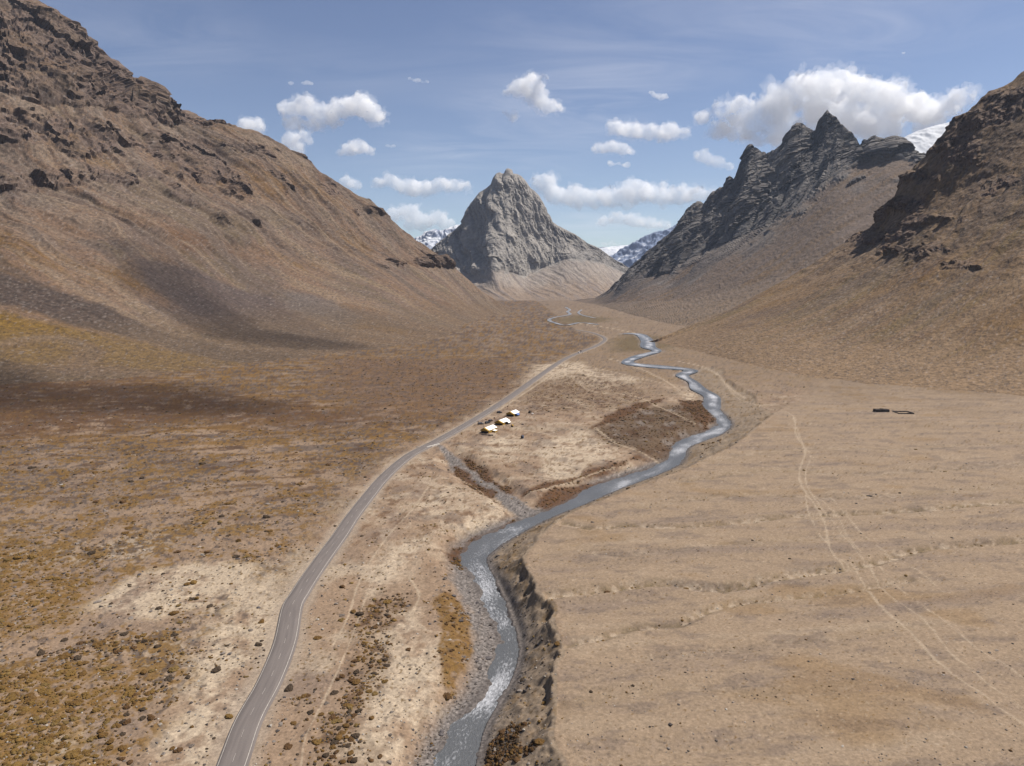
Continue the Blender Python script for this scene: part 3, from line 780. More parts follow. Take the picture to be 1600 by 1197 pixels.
m = hzone([(200, 400), (300, 425), (420, 465), (530, 520), (560, 540), (480, 538), (370, 520), (270, 480), (215, 440)], 18, 30, 395)
c = mix(c, np.array((.13, .098, .088), F32), m * .85)  # cloud shadow on the slope, darkened into its colour
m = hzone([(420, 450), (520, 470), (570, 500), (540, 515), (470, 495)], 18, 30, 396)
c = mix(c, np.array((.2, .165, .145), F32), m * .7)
m = hzone([(-300, 480), (0, 490), (120, 520), (280, 550), (420, 575), (560, 590), (600, 600), (420, 595), (200, 580), (0, 560), (-300, 570)], 14, 30, 397)
c = mix(c, np.array((.31, .185, .045), F32), m * sstep(-.45, .1, st + sp_ * .5) * .95); c = mix(c, RUST, m * sstep(.0, .4, sp_) * .6)
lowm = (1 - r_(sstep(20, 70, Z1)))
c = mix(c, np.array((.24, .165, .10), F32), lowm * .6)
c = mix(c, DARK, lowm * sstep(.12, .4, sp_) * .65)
fan = fans(rk, .75, .985) * sstep(-.25, .35, band2 + st * .4)
c = mix(c, np.array((.335, .255, .195), F32), fan * .75)
c = mix(c, np.array((.12, .09, .075), F32), fans(rk, .75, .96) * sstep(.12, .3, deb0) * .7)
steep = sstep(.80, .55, NLd[..., 2])
rc = np.broadcast_to(ROCK * 1.95, shape + (3,)).copy()
rc = mix(rc, np.array((.21, .15, .11), F32), sstep(-.1, .5, vbig + cr * .35)); rc = mix(rc, np.array((.105, .08, .068), F32), sstep(.0, .7, -cr) * .45)
rm = np.clip(rk * (.40 + .75 * steep) + .25 * steep * rockL, 0, 1)
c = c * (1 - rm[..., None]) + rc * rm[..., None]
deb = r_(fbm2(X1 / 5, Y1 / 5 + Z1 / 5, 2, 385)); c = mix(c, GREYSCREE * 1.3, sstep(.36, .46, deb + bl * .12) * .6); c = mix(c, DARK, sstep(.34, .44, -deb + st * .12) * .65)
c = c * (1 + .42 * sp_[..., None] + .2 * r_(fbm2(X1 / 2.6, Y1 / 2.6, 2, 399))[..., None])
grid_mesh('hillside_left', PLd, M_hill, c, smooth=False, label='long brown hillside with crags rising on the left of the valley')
PL_LEFT = PL

# ---- right near hillside
crestR = [(980, 548, 1290), (1020, 537, 1300), (1080, 512, 1390), (1140, 490, 1480), (1200, 454, 1580), (1272, 412, 1650), (1320, 381, 1670), (1364, 356, 1650), (1380, 330, 1600), (1392, 312, 1560), (1400, 300, 1540), (1412, 278, 1530), (1432, 256, 1520), (1460, 228, 1515), (1480, 201, 1510),
    (1492, 185, 1510), (1512, 176, 1505), (1528, 160, 1500), (1556, 141, 1495), (1576, 134, 1492), (1598, 116, 1490), (1700, 50, 1470), (2050, -160, 1400)]
footR = [(980, 552, None), (1020, 545, None), (1080, 553, None), (1160, 577, None), (1250, 597, None), (1350, 609, None), (1450, 618, None), (1600, 632, None), (2050, 668, None)]
rl1 = [(980, 551, 1200), (1020, 542, 1262), (1080, 535, 1200), (1160, 532, 1090), (1250, 535, 1010), (1350, 540, 930), (1450, 545, 870), (1600, 548, 800), (2050, 560, 760)]
rl2 = [(980, 550, 1230), (1020, 539, 1275), (1080, 521, 1290), (1160, 500, 1280), (1250, 478, 1280), (1350, 450, 1230), (1450, 420, 1150), (1600, 390, 1060), (2050, 300, 980)]
rl3 = [(980, 549, 1260), (1020, 537.8, 1286), (1080, 515, 1335), (1160, 482, 1400), (1250, 440, 1480), (1350, 390, 1500), (1450, 320, 1380), (1600, 250, 1280), (2050, 80, 1200)]
backR = [(p[0], p[1] + 90, p[2] + 240) for p in crestR]
PR = loft([footR, rl1, rl2, rl3, crestR, backR], (980, 2040), 500, [54, 64, 84, 96, 8])
PL = PR
NR = normals(PR)
x, y, z = PR[..., 0], PR[..., 1], PR[..., 2]; shape = x.shape
fd = np.array((-.88, -.47)); al = x * fd[0] + y * fd[1]; ac = -x * fd[1] + y * fd[0]
X1, Y1, Z1, AL, AC = (v.ravel() for v in (x, y, z, al, ac))
upr = r_(sstep(40, 150, Z1))
gully = r_(fbm2(AC / 60 + fbm2(AL / 200, AC / 200, 2, 405) * .8, AL / 600, 4, 401)); gully2 = r_(ridge2(AC / 20, AL / 260, 3, 411))
crag_n = r_(fbm3(X1 / 80, Y1 / 80, Z1 / 60, 4, 421))
rockR = np.zeros(shape)
for b in [(1432, 275, 26, 28, .85), (1400, 322, 28, 24, .95), (1390, 368, 32, 18, .9), (1480, 222, 30, 20, .85), (1540, 185, 50, 24, .9), (1590, 150, 40, 24, .8), (1430, 390, 40, 16, .7), (1510, 240, 40, 30, .7), (1500, 300, 90, 24, .55), (1440, 345, 40, 22, .7),
          (1500, 415, 30, 14, .75), (1560, 280, 60, 30, .5), (1300, 400, 50, 14, .5), (1480, 300, 50, 20, .5)]:
    rockR = np.maximum(rockR, blob(*b[:4]) * b[4])
cr = r_(crag3(AC * 1.1, AL * .7, Z1 * .8, 34, 431))
rk = sstep(.40, .56, rockR + crag_n * .65 + gully * .25 + cr * .09 - .1)
vn = r_(ridge3(X1 / 24, Y1 / 24, Z1 / 18, 4, 431, .55)); vn2 = r_(fbm3(X1 / 8, Y1 / 8, Z1 / 6, 3, 441)); vbig = r_(fbm3(X1 / 60, Y1 / 60, Z1 / 70, 3, 445))
edge_fade = np.clip(np.linspace(0, 1, shape[0]) / .12, 0, 1)[:, None]
mids = r_(fbm3(X1 / 45, Y1 / 45, Z1 / 36, 4, 413, .55))
disp = (gully * 11 * upr + gully2 * 2.6 * (upr * .7 + .3) + mids * 6.5 * (upr * .9 + .1)) * edge_fade * (1 - .5 * rk) + (1 - rk) * r_(fbm2(X1 / 5, Y1 / 5, 3, 451)) * .8
crest_damp = np.ones(shape[0]); crest_damp[-24:] = np.linspace(1, .5, 24)
lfade = sstep(980, 1120, np.linspace(980, 2040, shape[1]))[None, :]
rdisp = rk * (cr * 10 + vn2 * 2.5 + vbig * 14 + vn * 4 + 5) * np.clip(rockR * 1.2, .3, 1.2)
PRd = PR + NR * (disp * crest_damp[:, None] * lfade)[..., None] + flatten_n(NR, .4) * (rdisp * np.sqrt(crest_damp)[:, None] * lfade)[..., None]
NRd = normals(PRd)
st = r_(fbm2(AC / 24 + gully.ravel() * .5, AL / 420, 4, 461)); st2 = r_(fbm2(AC / 8, AL / 150, 3, 465)); sp_ = r_(fbm2(X1 / 4.2, Y1 / 4.2, 3, 471)); bl = r_(fbm3(X1 / 170, Y1 / 170, Z1 / 130, 4, 475))
c = np.broadcast_to(np.array((.275, .18, .105), F32), shape + (3,)).copy()
c = mix(c, OLIVE * 1.15, sstep(.0, .45, st + bl * .4) * .6)
c = mix(c, OCHRE * 1.05, sstep(.1, .5, -bl + st2 * .5) * .5)
c = mix(c, LILAC, sstep(.1, .5, st2 + bl * .4) * .5)
c = mix(c, RUST * 1.2, sstep(.2, .55, r_(fbm3(X1 / 110, Y1 / 110, Z1 / 90, 4, 481))) * .5)
band = r_(fbm2(AC / 55 + gully.ravel() * .9, AL / 600, 4, 487, .55)); band2 = r_(fbm2(AC / 19 + gully.ravel() * 1.5, AL / 300, 4, 488, .6))
c = mix(c, np.array((.15, .105, .078), F32), sstep(.05, .35, band + band2 * .5) * .55)
c = mix(c, np.array((.37, .26, .165), F32), sstep(.10, .42, -band + band2 * .6) * .5)
c = mix(c, DARK, sstep(.16, .42, sp_ + bl * .15) * .6)
lowm = 1 - r_(sstep(2, 48, Z1 + fbm2(X1 / 40, Y1 / 40, 3, 477) * 24))
c = mix(c, np.array((.35, .24, .15), F32), lowm * .9); c = mix(c, DARK, lowm * sstep(.05, .4, sp_ + st * .4) * .5)
deb0 = r_(fbm2(X1 / 5, Y1 / 5 + Z1 / 5, 3, 486)); fan = fans(rk, -.75, .98) * sstep(-.25, .35, band2 + st * .4)
c = mix(c, np.array((.32, .235, .17), F32), fan * .6); c = mix(c, np.array((.115, .082, .068), F32), fans(rk, -.75, .965) * sstep(.08, .28, deb0) * .75)
steep = sstep(.80, .55, NRd[..., 2])
rc = np.broadcast_to(np.array((.20, .138, .108), F32), shape + (3,)).copy()
rc = mix(rc, np.array((.19, .135, .10), F32), sstep(.0, .5, vbig + cr * .35)); rc = mix(rc, np.array((.075, .055, .05), F32), sstep(.0, .7, -cr) * .5)
rm = np.clip(rk * (.5 + .7 * steep), 0, 1)
c = c * (1 - rm[..., None]) + rc * rm[..., None]
deb = r_(fbm2(X1 / 3.2, Y1 / 3.2 + Z1 / 3.2, 2, 485)); c = mix(c, GREYSCREE * 1.3, sstep(.36, .46, deb + bl * .12) * .6); c = mix(c, DARK, sstep(.32, .42, -deb + st * .12) * .65)
c = c * (1 + .40 * sp_[..., None] + .2 * r_(fbm2(X1 / 2, Y1 / 2, 2, 499))[..., None])
grid_mesh('hillside_right', PRd, M_hill, c, smooth=False, label='brown hillside with dark crags rising on the right of the valley')

# ---- jagged dark ridge behind it
SMOOTH = 0.2
sky_px = [(880, 472), (930, 466), (955, 452), (978, 428), (992, 412), (1012, 396), (1040, 370), (1056, 356), (1068, 344), (1073, 328), (1078, 322), (1085, 318), (1092, 315), (1098, 317), (1104, 318), (1112, 308), (1116, 299), (1120, 296), (1128, 294), (1134, 291), (1137, 280), (1140, 274), (1146, 281), (1150, 275), (1156, 258), (1160, 244),
    (1164, 232), (1168, 226), (1171, 224), (1178, 229), (1184, 232), (1192, 238), (1198, 241), (1206, 236), (1216, 234), (1222, 228), (1232, 212), (1236, 204), (1242, 198), (1246, 192), (1250, 191), (1256, 195), (1264, 200), (1270, 205), (1274, 203), (1276, 194), (1279, 187), (1284, 184), (1288, 177), (1292, 172), (1296, 175), (1304, 182), (1312, 191), (1320, 198), (1330, 207),
    (1338, 216), (1344, 226), (1347, 222), (1350, 216), (1354, 220), (1356, 228), (1360, 222), (1364, 214), (1368, 210), (1372, 216), (1380, 221), (1385, 230), (1389, 216), (1394, 213), (1406, 213), (1410, 222), (1412, 232), (1432, 236), (1452, 243), (1500, 262), (1560, 290)]
_d = np.arange(940, 1470, 1.6); _p = np.interp(_d, [p[0] for p in sky_px], [p[1] for p in sky_px])
_j = perlin2(_d / 5.0, 0 * _d + .5, 811) * 1.6 + perlin2(_d / 2.1, 0 * _d + 1.5, 813) * 1.4 - 2.5 * np.maximum(0, perlin2(_d / 7.0, 0 * _d + 2.5, 815) - .25)
_k = np.array([p for p in sky_px if not 940 <= p[0] < 1470] + [(u, v) for u, v in zip(_d, _p + _j * np.interp(_d, [940, 1020], [.2, 1]))])
_k = np.vstack([_k, [(1171, 224), (1292, 172), (1246, 191)]])
sky_px = [tuple(q) for q in _k[np.argsort(_k[:, 0])]]
def ydist(px): return np.interp(px, [880, 970, 1100, 1295, 1450, 1560], [4200, 3900, 3550, 3250, 2950, 2800])
crestJ = [(p[0], p[1], float(ydist(p[0]))) for p in sky_px]
footJ = [(880, 476, None), (930, 478, None), (960, 488, None), (1000, 500, None), (1060, 515, None), (1160, 525, None), (1300, 530, None), (1560, 540, None)]
cl = [(880, 474, -150), (930, 470, -330), (960, 458, -430), (992, 437, -420), (1050, 430, -460), (1084, 402, -400), (1132, 384, -420), (1184, 360, -400), (1220, 340, -380), (1260, 305, -300), (1308, 272, -240), (1344, 258, -160), (1400, 246, -110), (1560, 300, -90)]
clJ = [(p[0], p[1], float(ydist(p[0])) + p[2]) for p in cl]
j1 = []
for px in (880, 930, 960, 1000, 1060, 1160, 1300, 1560):
    yf_ = np.interp(px, [p[0] for p in footJ], [p[1] for p in footJ]); yc_ = np.interp(px, [p[0] for p in cl], [p[1] for p in cl])
    _, tt_ = ray(px, yf_); y0_ = min(-(CAM_H + 4) / min(tt_, -.012), 6500); y1_ = np.interp(px, [p[0] for p in cl], [p[2] for p in clJ])
    j1.append((px, yf_ * .52 + yc_ * .48, y0_ * .42 + y1_ * .58))
def up_line(f, jit, yoff):   # stations between the crag foot and the crest
    out = []
    for p in crestJ:
        yc_ = np.interp(p[0], [q[0] for q in cl], [q[1] for q in cl]); dd_ = np.interp(p[0], [q[0] for q in cl], [q[2] for q in cl])
        out.append((p[0], yc_ + (p[1] - yc_) * f, p[2] + dd_ * yoff))
    return out
backJ = [(p[0], p[1] + 70, p[2] + 160) for p in crestJ]
PJ = loft([footJ, j1, clJ, up_line(.42, 0, .55), up_line(.8, 0, .18), crestJ, backJ], (880, 1556), 560, [40, 62, 72, 60, 40, 8])
NJ = normals(PJ)
x, y, z = PJ[..., 0], PJ[..., 1], PJ[..., 2]; shape = x.shape
PL = PJ
fd = np.array((-.92, -.39)); al = x * fd[0] + y * fd[1]; ac = -x * fd[1] + y * fd[0]
X1, Y1, Z1, AL, AC = (v.ravel() for v in (x, y, z, al, ac))
row_t = np.r_[np.linspace(0, .15, 40), np.linspace(.15, .4, 62), np.linspace(.4, .62, 72), np.linspace(.62, .85, 60), np.linspace(.85, 1, 40), np.linspace(1, 1.05, 9)][:shape[0]]
rt = np.broadcast_to(row_t[:, None], shape)
cn = r_(fbm3(X1 / 210, Y1 / 210, Z1 / 160, 4, 521))
jcol = np.linspace(880, 1556, shape[1])[None, :]
cr = r_(crag3(AC * 1.15 + Z1 * .35, AL * .14, Z1 * .10, 110, 531))
rk = sstep(.30, .40, rt + cn * .25 + cr * .04 + .07 * sstep(1180, 1000, jcol) - .06 * sstep(1220, 1350, jcol)) * sstep(925, 1000, jcol + cn * 40)
vn = r_(ridge3(X1 / 95, Y1 / 95, Z1 / 95, 5, 531, .55)); vn2 = r_(fbm3(X1 / 26, Y1 / 26, Z1 / 20, 3, 541)); vbig = r_(fbm3(AC / 210, AL / 700, Z1 / 700, 3, 545))
rib = r_(ridge2(AC / 120 + Z1 / 700, AL / 900, 3, 547))
gully = r_(fbm2(AC / 80, AL / 800, 4, 551))
cd = np.ones(shape[0]); cd[-50:] = np.r_[np.linspace(1, .1, 42), np.full(8, .12)]
ef = np.clip(row_t / .1, 0, 1)[:, None]
disp = (1 - rk) * gully * 16 * ef + r_(fbm2(X1 / 14, Y1 / 14, 3, 555)) * 2.0
lf_ = sstep(885, 1010, jcol)
crack = r_(ridge2((AC + Z1 * .25) / 34 + fbm2(AC / 80, Z1 / 140, 2, 557) * .8, Z1 / 420, 3, 558, .55)); cr2 = r_(crag3(AC - Z1 * .3, AL * .2, Z1 * .16, 46, 559))
top = sstep(1.0, .62, rt)
rdisp = rk * (cr * 34 + vn2 * 4 + vbig * 85 + rib * 42 + vn * 5 + 12) * sstep(.25, .45, rt) * (.07 + .93 * top) + rk * (cr2 * 15 + crack * 13) * sstep(.35, .6, rt)
PJd = PJ + NJ * (disp * cd[:, None] * lf_)[..., None] + flatten_n(NJ, .08) * (rdisp * np.clip(cd * 2.6, .12, 1)[:, None] * lf_)[..., None]
NJd = normals(PJd)
steep = sstep(.85, .6, NJd[..., 2])
st = r_(fbm2(AC / 30, AL / 500, 4, 561)); sp_ = r_(fbm2(X1 / 9, Y1 / 9, 3, 571)); bl = r_(fbm3(X1 / 240, Y1 / 240, Z1 / 200, 3, 575))
c = np.broadcast_to(np.array((.225, .16, .115), F32), shape + (3,)).copy()
c = mix(c, OCHRE * 1.1, sstep(.0, .5, st + bl * .5) * .45); c = mix(c, LILAC, sstep(.05, .5, -st + bl * .3) * .5); c = mix(c, np.array((.27, .19, .12), F32), (1 - sstep(.05, .2, rt)) * .6)
c = mix(c, DARK, sstep(.2, .5, sp_) * .5)
rc = np.broadcast_to(np.array((.112, .104, .104), F32), shape + (3,)).copy()
rc = mix(rc, np.array((.19, .17, .15), F32), sstep(.05, .5, vbig * .6 + vn2 * .6) * .7); rc = mix(rc, np.array((.065, .062, .066), F32), sstep(.0, .7, -cr) * .5)
chj = r_(ridge2(AC / 75 + fbm2(AL / 260, AC / 260, 2, 563) * 1.0, AL / 700, 3, 565))
rc = mix(rc, np.array((.33, .30, .27), F32), sstep(.36, .62, chj + cn * .3) * .65 * sstep(1.0, .9, rt))
rm = np.clip(rk * (.55 + .7 * steep), 0, 1)
c = c * (1 - rm[..., None]) + rc * rm[..., None]
c = mix(c, np.array((.30, .275, .25), F32), rk * (1 - steep) * sstep(.35, .6, rt) * .5)
deb = r_(fbm2(X1 / 8, Y1 / 8 + Z1 / 8, 2, 585)); c = mix(c, GREYSCREE, sstep(.34, .46, deb) * .5); c = mix(c, DARK, sstep(.26, .4, -deb + bl * .2) * .6)
c = c * (1 + .3 * sp_[..., None])
grid_mesh('jagged_ridge', PJd, M_rock, c, smooth=False, label='jagged dark rock ridge of sharp peaks above grey scree on the right')

# ---- the great rock peak closing the valley
pk = [(600, 440), (640, 420), (663, 400), (676, 390), (690, 378), (700, 368), (712, 358), (724, 347), (728, 338), (730, 326), (737, 316), (742, 310), (750, 300), (760, 294), (767, 288), (770, 278), (776, 271), (781, 269), (784, 271), (788, 271), (791, 264), (794, 263), (799, 265), (800, 271), (808, 272), (814, 275),
    (820, 281), (829, 294), (836, 299), (842, 306), (846, 316), (848, 324), (853, 330), (858, 338), (861, 346), (872, 353), (884, 359), (900, 368), (916, 380), (930, 388), (945, 396), (960, 408), (975, 418), (1000, 434), (1040, 450), (1100, 462)]
SMOOTH = 0.35
def gline(seq): return [(float(p[0]), float(p[1]), float(p[2])) for p in seq]
gx = [600, 640, 690, 726, 752, 770, 782, 800, 822, 845, 862, 885, 910, 935, 970, 1010, 1060, 1100]
def gcol(v): return np.interp(np.array([p[0] for p in pk], float), gx, v)
pkx = np.array([p[0] for p in pk], float); pky = np.array([p[1] for p in pk], float)
crest_y = gcol([5050, 5040, 5020, 5000, 5000, 4990, 4990, 5000, 5010, 5020, 5010, 5000, 5010, 5020, 5060, 5080, 5100, 5100])
cliff_py = gcol([450, 430, 391, 428, 432, 421, 423, 426, 434, 419, 414, 404, 406, 408, 424, 444, 458, 466])
cliff_y = gcol([5000, 4985, 4900, 4640, 4480, 4390, 4430, 4530, 4630, 4720, 4750, 4740, 4740, 4780, 4890, 4960, 5020, 5050])
dpx = np.unique(np.r_[np.arange(600, 1101, 2.0), pkx])
def smooth_px(v, w):
    u = np.arange(600, 1101, 2.0); q = np.interp(u, pkx, v); k_ = np.hanning(w + 2)[1:-1]; k_ /= k_.sum()
    return np.interp(dpx, u, np.convolve(np.pad(q, w // 2, mode='edge'), k_, 'valid'))
cliff_y0 = smooth_px(cliff_y, 61); crest_y = np.interp(dpx, pkx, crest_y); cliff_py = smooth_px(cliff_py, 17); cliff_y = smooth_px(cliff_y, 9)
pky = np.interp(dpx, pkx, pky); pkx = dpx
cliff_py = np.maximum(cliff_py, pky + 4)
foot_py = np.full(pkx.shape, 472.5); foot_y = np.full(pkx.shape, 4120.0)
scr_py = np.maximum(foot_py * .55 + cliff_py * .45, pky + 6); scr_y = foot_y * .48 + cliff_y0 * .52
def between(f, g): return gline(zip(pkx, cliff_py + (pky - cliff_py) * f, cliff_y + (crest_y - cliff_y) * g))
GL = [gline(zip(pkx, foot_py, foot_y)), gline(zip(pkx, scr_py, scr_y)), gline(zip(pkx, cliff_py, cliff_y)), between(.33, .36), between(.72, .74), gline(zip(pkx, pky, crest_y)), gline(zip(pkx, pky + 60, crest_y + 260))]
PG = loft(GL, (604, 1096), 400, [40, 56, 76, 80, 64, 8])
NG = normals(PG); x, y, z = PG[..., 0], PG[..., 1], PG[..., 2]; shape = x.shape; PL = PG
X1, Y1, Z1 = (v.ravel() for v in (x, y, z))
rt = np.broadcast_to(np.r_[np.linspace(0, .16, 40), np.linspace(.16, .34, 56), np.linspace(.34, .58, 76), np.linspace(.58, .83, 80), np.linspace(.83, 1, 64), np.linspace(1, 1.04, 9)][:shape[0], None], shape)
cols = np.broadcast_to(np.linspace(604, 1096, shape[1])[None, :], shape)
cr = r_(crag3(X1 * 1.2 + Z1 * .25, Y1 * 1.2, Z1 * .42, 70, 641))
rib = r_(ridge2((X1 + Z1 * .33) / 95 + fbm2(X1 / 200, Z1 / 200, 2, 643) * .6, Z1 / 700, 4, 645, .5))
rib2 = r_(ridge2((X1 + Z1 * .25) / 30 + fbm2(X1 / 90, Z1 / 120, 2, 644) * .7, Z1 / 320, 3, 646, .5))
wav = r_(fbm3(X1 / 150, Y1 / 150, Z1 / 320, 3, 647)); gn2 = r_(fbm3(X1 / 16, Y1 / 16, Z1 / 50, 3, 649))
isrock = sstep(.315, .35, rt + r_(fbm2(X1 / 48, Z1 / 200, 4, 651)) * .05)
gul = r_(fbm2((X1 * .86 + Y1 * .5) / 34 + fbm2(X1 / 150, Y1 / 150, 2, 654) * .8, (Y1 * .86 - X1 * .5) / 420, 4, 653))
cd = np.ones(shape[0]); cd[-40:] = np.r_[np.linspace(1, .12, 32), np.full(8, .12)]
PGd = PG + flatten_n(NG, .15) * (isrock * (cr * 8 + rib * 34 + rib2 * 15 + wav * 52 + gn2 * 4) * sstep(.3, .42, rt) * cd[:, None])[..., None] + NG * ((1 - isrock) * gul * 9 * sstep(0, .1, rt) + r_(fbm2(X1 / 11, Y1 / 11, 3, 655)) * 1.5)[..., None]
NGd = normals(PGd)
rc = np.broadcast_to(np.array((.20, .183, .168), F32), shape + (3,)).copy()
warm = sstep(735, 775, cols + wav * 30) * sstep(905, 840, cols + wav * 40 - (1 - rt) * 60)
rc = mix(rc, np.array((.37, .33, .285), F32), warm * (.45 + .55 * sstep(-.2, .5, gn2 + rib * .5)) * .9)  # sunlit middle face of the peak, painted paler than the rest
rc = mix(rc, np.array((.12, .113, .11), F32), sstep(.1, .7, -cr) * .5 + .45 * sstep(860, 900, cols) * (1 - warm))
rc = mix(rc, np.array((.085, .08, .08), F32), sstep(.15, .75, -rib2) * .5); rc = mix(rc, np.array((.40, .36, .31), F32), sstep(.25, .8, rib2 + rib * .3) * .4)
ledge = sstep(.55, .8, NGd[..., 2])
sc = np.broadcast_to(np.array((.33, .275, .225), F32), shape + (3,)).copy()
sc = mix(sc, np.array((.255, .175, .115), F32), sstep(.30, .08, rt + r_(fbm2(X1 / 90, Y1 / 200, 3, 661)) * .10) * .85)
sc = mix(sc, np.array((.21, .17, .15), F32), sstep(-.05, .35, gul + r_(fbm2(X1 / 12, Y1 / 300, 2, 665)) * .4) * .7)
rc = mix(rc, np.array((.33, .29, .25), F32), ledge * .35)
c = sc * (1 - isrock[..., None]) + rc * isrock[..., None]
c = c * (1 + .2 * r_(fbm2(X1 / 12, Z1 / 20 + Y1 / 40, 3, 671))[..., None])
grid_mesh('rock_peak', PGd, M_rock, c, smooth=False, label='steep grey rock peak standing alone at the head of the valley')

# ---- far mountains with snow
def far_mountain(name, sk, Yd, px_r, base_py, snow_amt, seed, label, rock_haze_col, depth=1400, snow_fn=None):
    crest = [(p[0], p[1], Yd) for p in sk]
    foot = [(p[0], base_py, Yd - depth) for p in sk]
    midl = [(p[0], p[1] * .45 + base_py * .55, Yd - depth * .55) for p in sk]
    back = [(p[0], p[1] + 40, Yd + 600) for p in sk]
    P = loft([foot, midl, crest, back], px_r, 220, [40, 60, 6])
    N = normals(P)
    x, y, z = (P[..., i].ravel() for i in range(3))
    sh = P.shape[:2]
    k = Yd / 5000.0
    n = ridge3(x / (160 * k), y / (160 * k), z / (160 * k), 4, seed).reshape(sh); n2 = fbm3(x / (45 * k), y / (45 * k), z / (45 * k), 3, seed + 9).reshape(sh)
    cd_ = np.ones(sh[0]); cd_[-16:] = np.linspace(1, .15, 16)
    P = P + N * ((n * 50 + n2 * 14) * k * cd_[:, None])[..., None] * (.35 if snow_amt > .8 else 1)
    N = normals(P)
    s = sstep(.0, .35, n2 * .5 - n * .25 + N[..., 2] * .5 + snow_amt - .62)
    c = np.broadcast_to(np.asarray(rock_haze_col, F32), sh + (3,)).copy()
    c = c * (1 + .3 * n2[..., None])
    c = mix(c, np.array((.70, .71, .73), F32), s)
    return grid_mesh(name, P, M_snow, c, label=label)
far_mountain('snow_mountain', [(625, 400), (640, 384), (650, 376), (656, 371), (664, 364), (675, 358), (682, 362), (692, 367), (700, 362), (709, 356), (718, 352), (730, 362), (760, 390)], 8200, (626, 758), 462, .58, 701, 'small distant snow peak left of the great rock', (.18, .21, .30))  # rock colour shifted to blue to stand for haze
far_mountain('blue_mountain', [(930, 420), (945, 410), (967, 397), (976, 390), (988, 381), (997, 377), (1007, 371), (1016, 366), (1025, 363), (1038, 366), (1050, 360), (1062, 352), (1080, 340), (1120, 330), (1160, 340)], 9500, (935, 1158), 470, .32, 711, 'distant bluish mountain with faint snow behind the jagged ridge', (.16, .20, .30), 1800)  # blue of the haze put into the rock colour
far_mountain('snowfield', [(880, 396), (905, 391), (930, 388), (950, 387), (970, 385), (990, 383), (1010, 390)], 12500, (882, 1008), 440, 1.1, 721, 'far white snowfield in the gap right of the great rock', (.3, .3, .32), 1800)
far_mountain('glacier_dome', [(1340, 250), (1360, 232), (1384, 232), (1398, 224), (1412, 215), (1426, 208), (1440, 203), (1460, 197), (1480, 193), (1495, 189), (1508, 185), (1530, 184), (1600, 200)], 4700, (1342, 1598), 330, 1.0, 731, 'white glacier dome between the jagged ridge and the right hillside', (.30, .28, .26), 700)

# ------------------------------------------------------------------ river, road and painted lines
def ribbon(name, line, offs, zfun, mat, kind='structure', label=None, attrs=True, width=None):
    """strip along a line; offs are cross positions (metres, or fractions of the width column)"""
    d = np.gradient(line[:, :2], axis=0); d /= np.linalg.norm(d, axis=1)[:, None]
    nrm = np.stack([d[:, 1], -d[:, 0]], -1)
    s = np.r_[0, np.cumsum(np.linalg.norm(np.diff(line[:, :2], axis=0), axis=1))]
    w = np.ones(len(line)) if width is None else width
    P = np.zeros((len(offs), len(line), 3))
    for i, o in enumerate(offs):
        P[i, :, :2] = line[:, :2] + nrm * (o * w)[:, None]
        P[i, :, 2] = zfun(P[i, :, 0], P[i, :, 1], o)
    A = {'along': np.broadcast_to(s, P.shape[:2]), 'across': np.broadcast_to(np.asarray(offs)[:, None] * w[None, :], P.shape[:2])}
    return grid_mesh(name, P[::-1], mat, None, {k: v[::-1] for k, v in A.items()}, kind, label)
# water: shallow grey-blue meltwater, ruffled, with broken white water
m, nt, b = new_mat('river_water'); n, l = nt.nodes, nt.links
b.inputs['Roughness'].default_value = 0.22
b.inputs['IOR'].default_value = 1.33
a1 = n.new('ShaderNodeAttribute'); a1.attribute_name = 'along'
a2 = n.new('ShaderNodeAttribute'); a2.attribute_name = 'across'
a3 = n.new('ShaderNodeAttribute'); a3.attribute_name = 'foam'
cb = n.new('ShaderNodeCombineXYZ')
mul = n.new('ShaderNodeMath'); mul.operation = 'MULTIPLY'; mul.inputs[1].default_value = 0.42
l.new(a1.outputs['Fac'], mul.inputs[0]); l.new(mul.outputs[0], cb.inputs[0]); l.new(a2.outputs['Fac'], cb.inputs[1])
nf = n.new('ShaderNodeTexNoise'); nf.inputs['Scale'].default_value = 1.5; nf.inputs['Detail'].default_value = 7; nf.inputs['Roughness'].default_value = 0.68; nf.inputs['Distortion'].default_value = 0.5
l.new(cb.outputs[0], nf.inputs['Vector'])
nb = n.new('ShaderNodeTexNoise'); nb.inputs['Scale'].default_value = 0.07; nb.inputs['Detail'].default_value = 3
l.new(cb.outputs[0], nb.inputs['Vector'])
ad = n.new('ShaderNodeMath'); ad.operation = 'ADD'; l.new(nf.outputs['Fac'], ad.inputs[0])
sc_ = n.new('ShaderNodeMath'); sc_.operation = 'MULTIPLY_ADD'; sc_.inputs[1].default_value = 0.30; l.new(a3.outputs['Fac'], sc_.inputs[0]); l.new(nb.outputs['Fac'], sc_.inputs[2])
l.new(sc_.outputs[0], ad.inputs[1])
rf = n.new('ShaderNodeMapRange'); rf.inputs[1].default_value = 1.12; rf.inputs[2].default_value = 1.62; l.new(ad.outputs[0], rf.inputs[0])
mx = n.new('ShaderNodeMix'); mx.data_type = 'RGBA'
mx.inputs['A'].default_value = (.078, .080, .082, 1); mx.inputs['B'].default_value = (.60, .60, .62, 1)
l.new(rf.outputs[0], mx.inputs['Factor']); l.new(mx.outputs['Result'], b.inputs['Base Color'])
rr = n.new('ShaderNodeMapRange'); rr.inputs[3].default_value = 0.34; rr.inputs[4].default_value = 0.7; l.new(rf.outputs[0], rr.inputs[0]); l.new(rr.outputs[0], b.inputs['Roughness'])
bp = n.new('ShaderNodeBump'); bp.inputs['Strength'].default_value = 0.8; bp.inputs['Distance'].default_value = 0.45
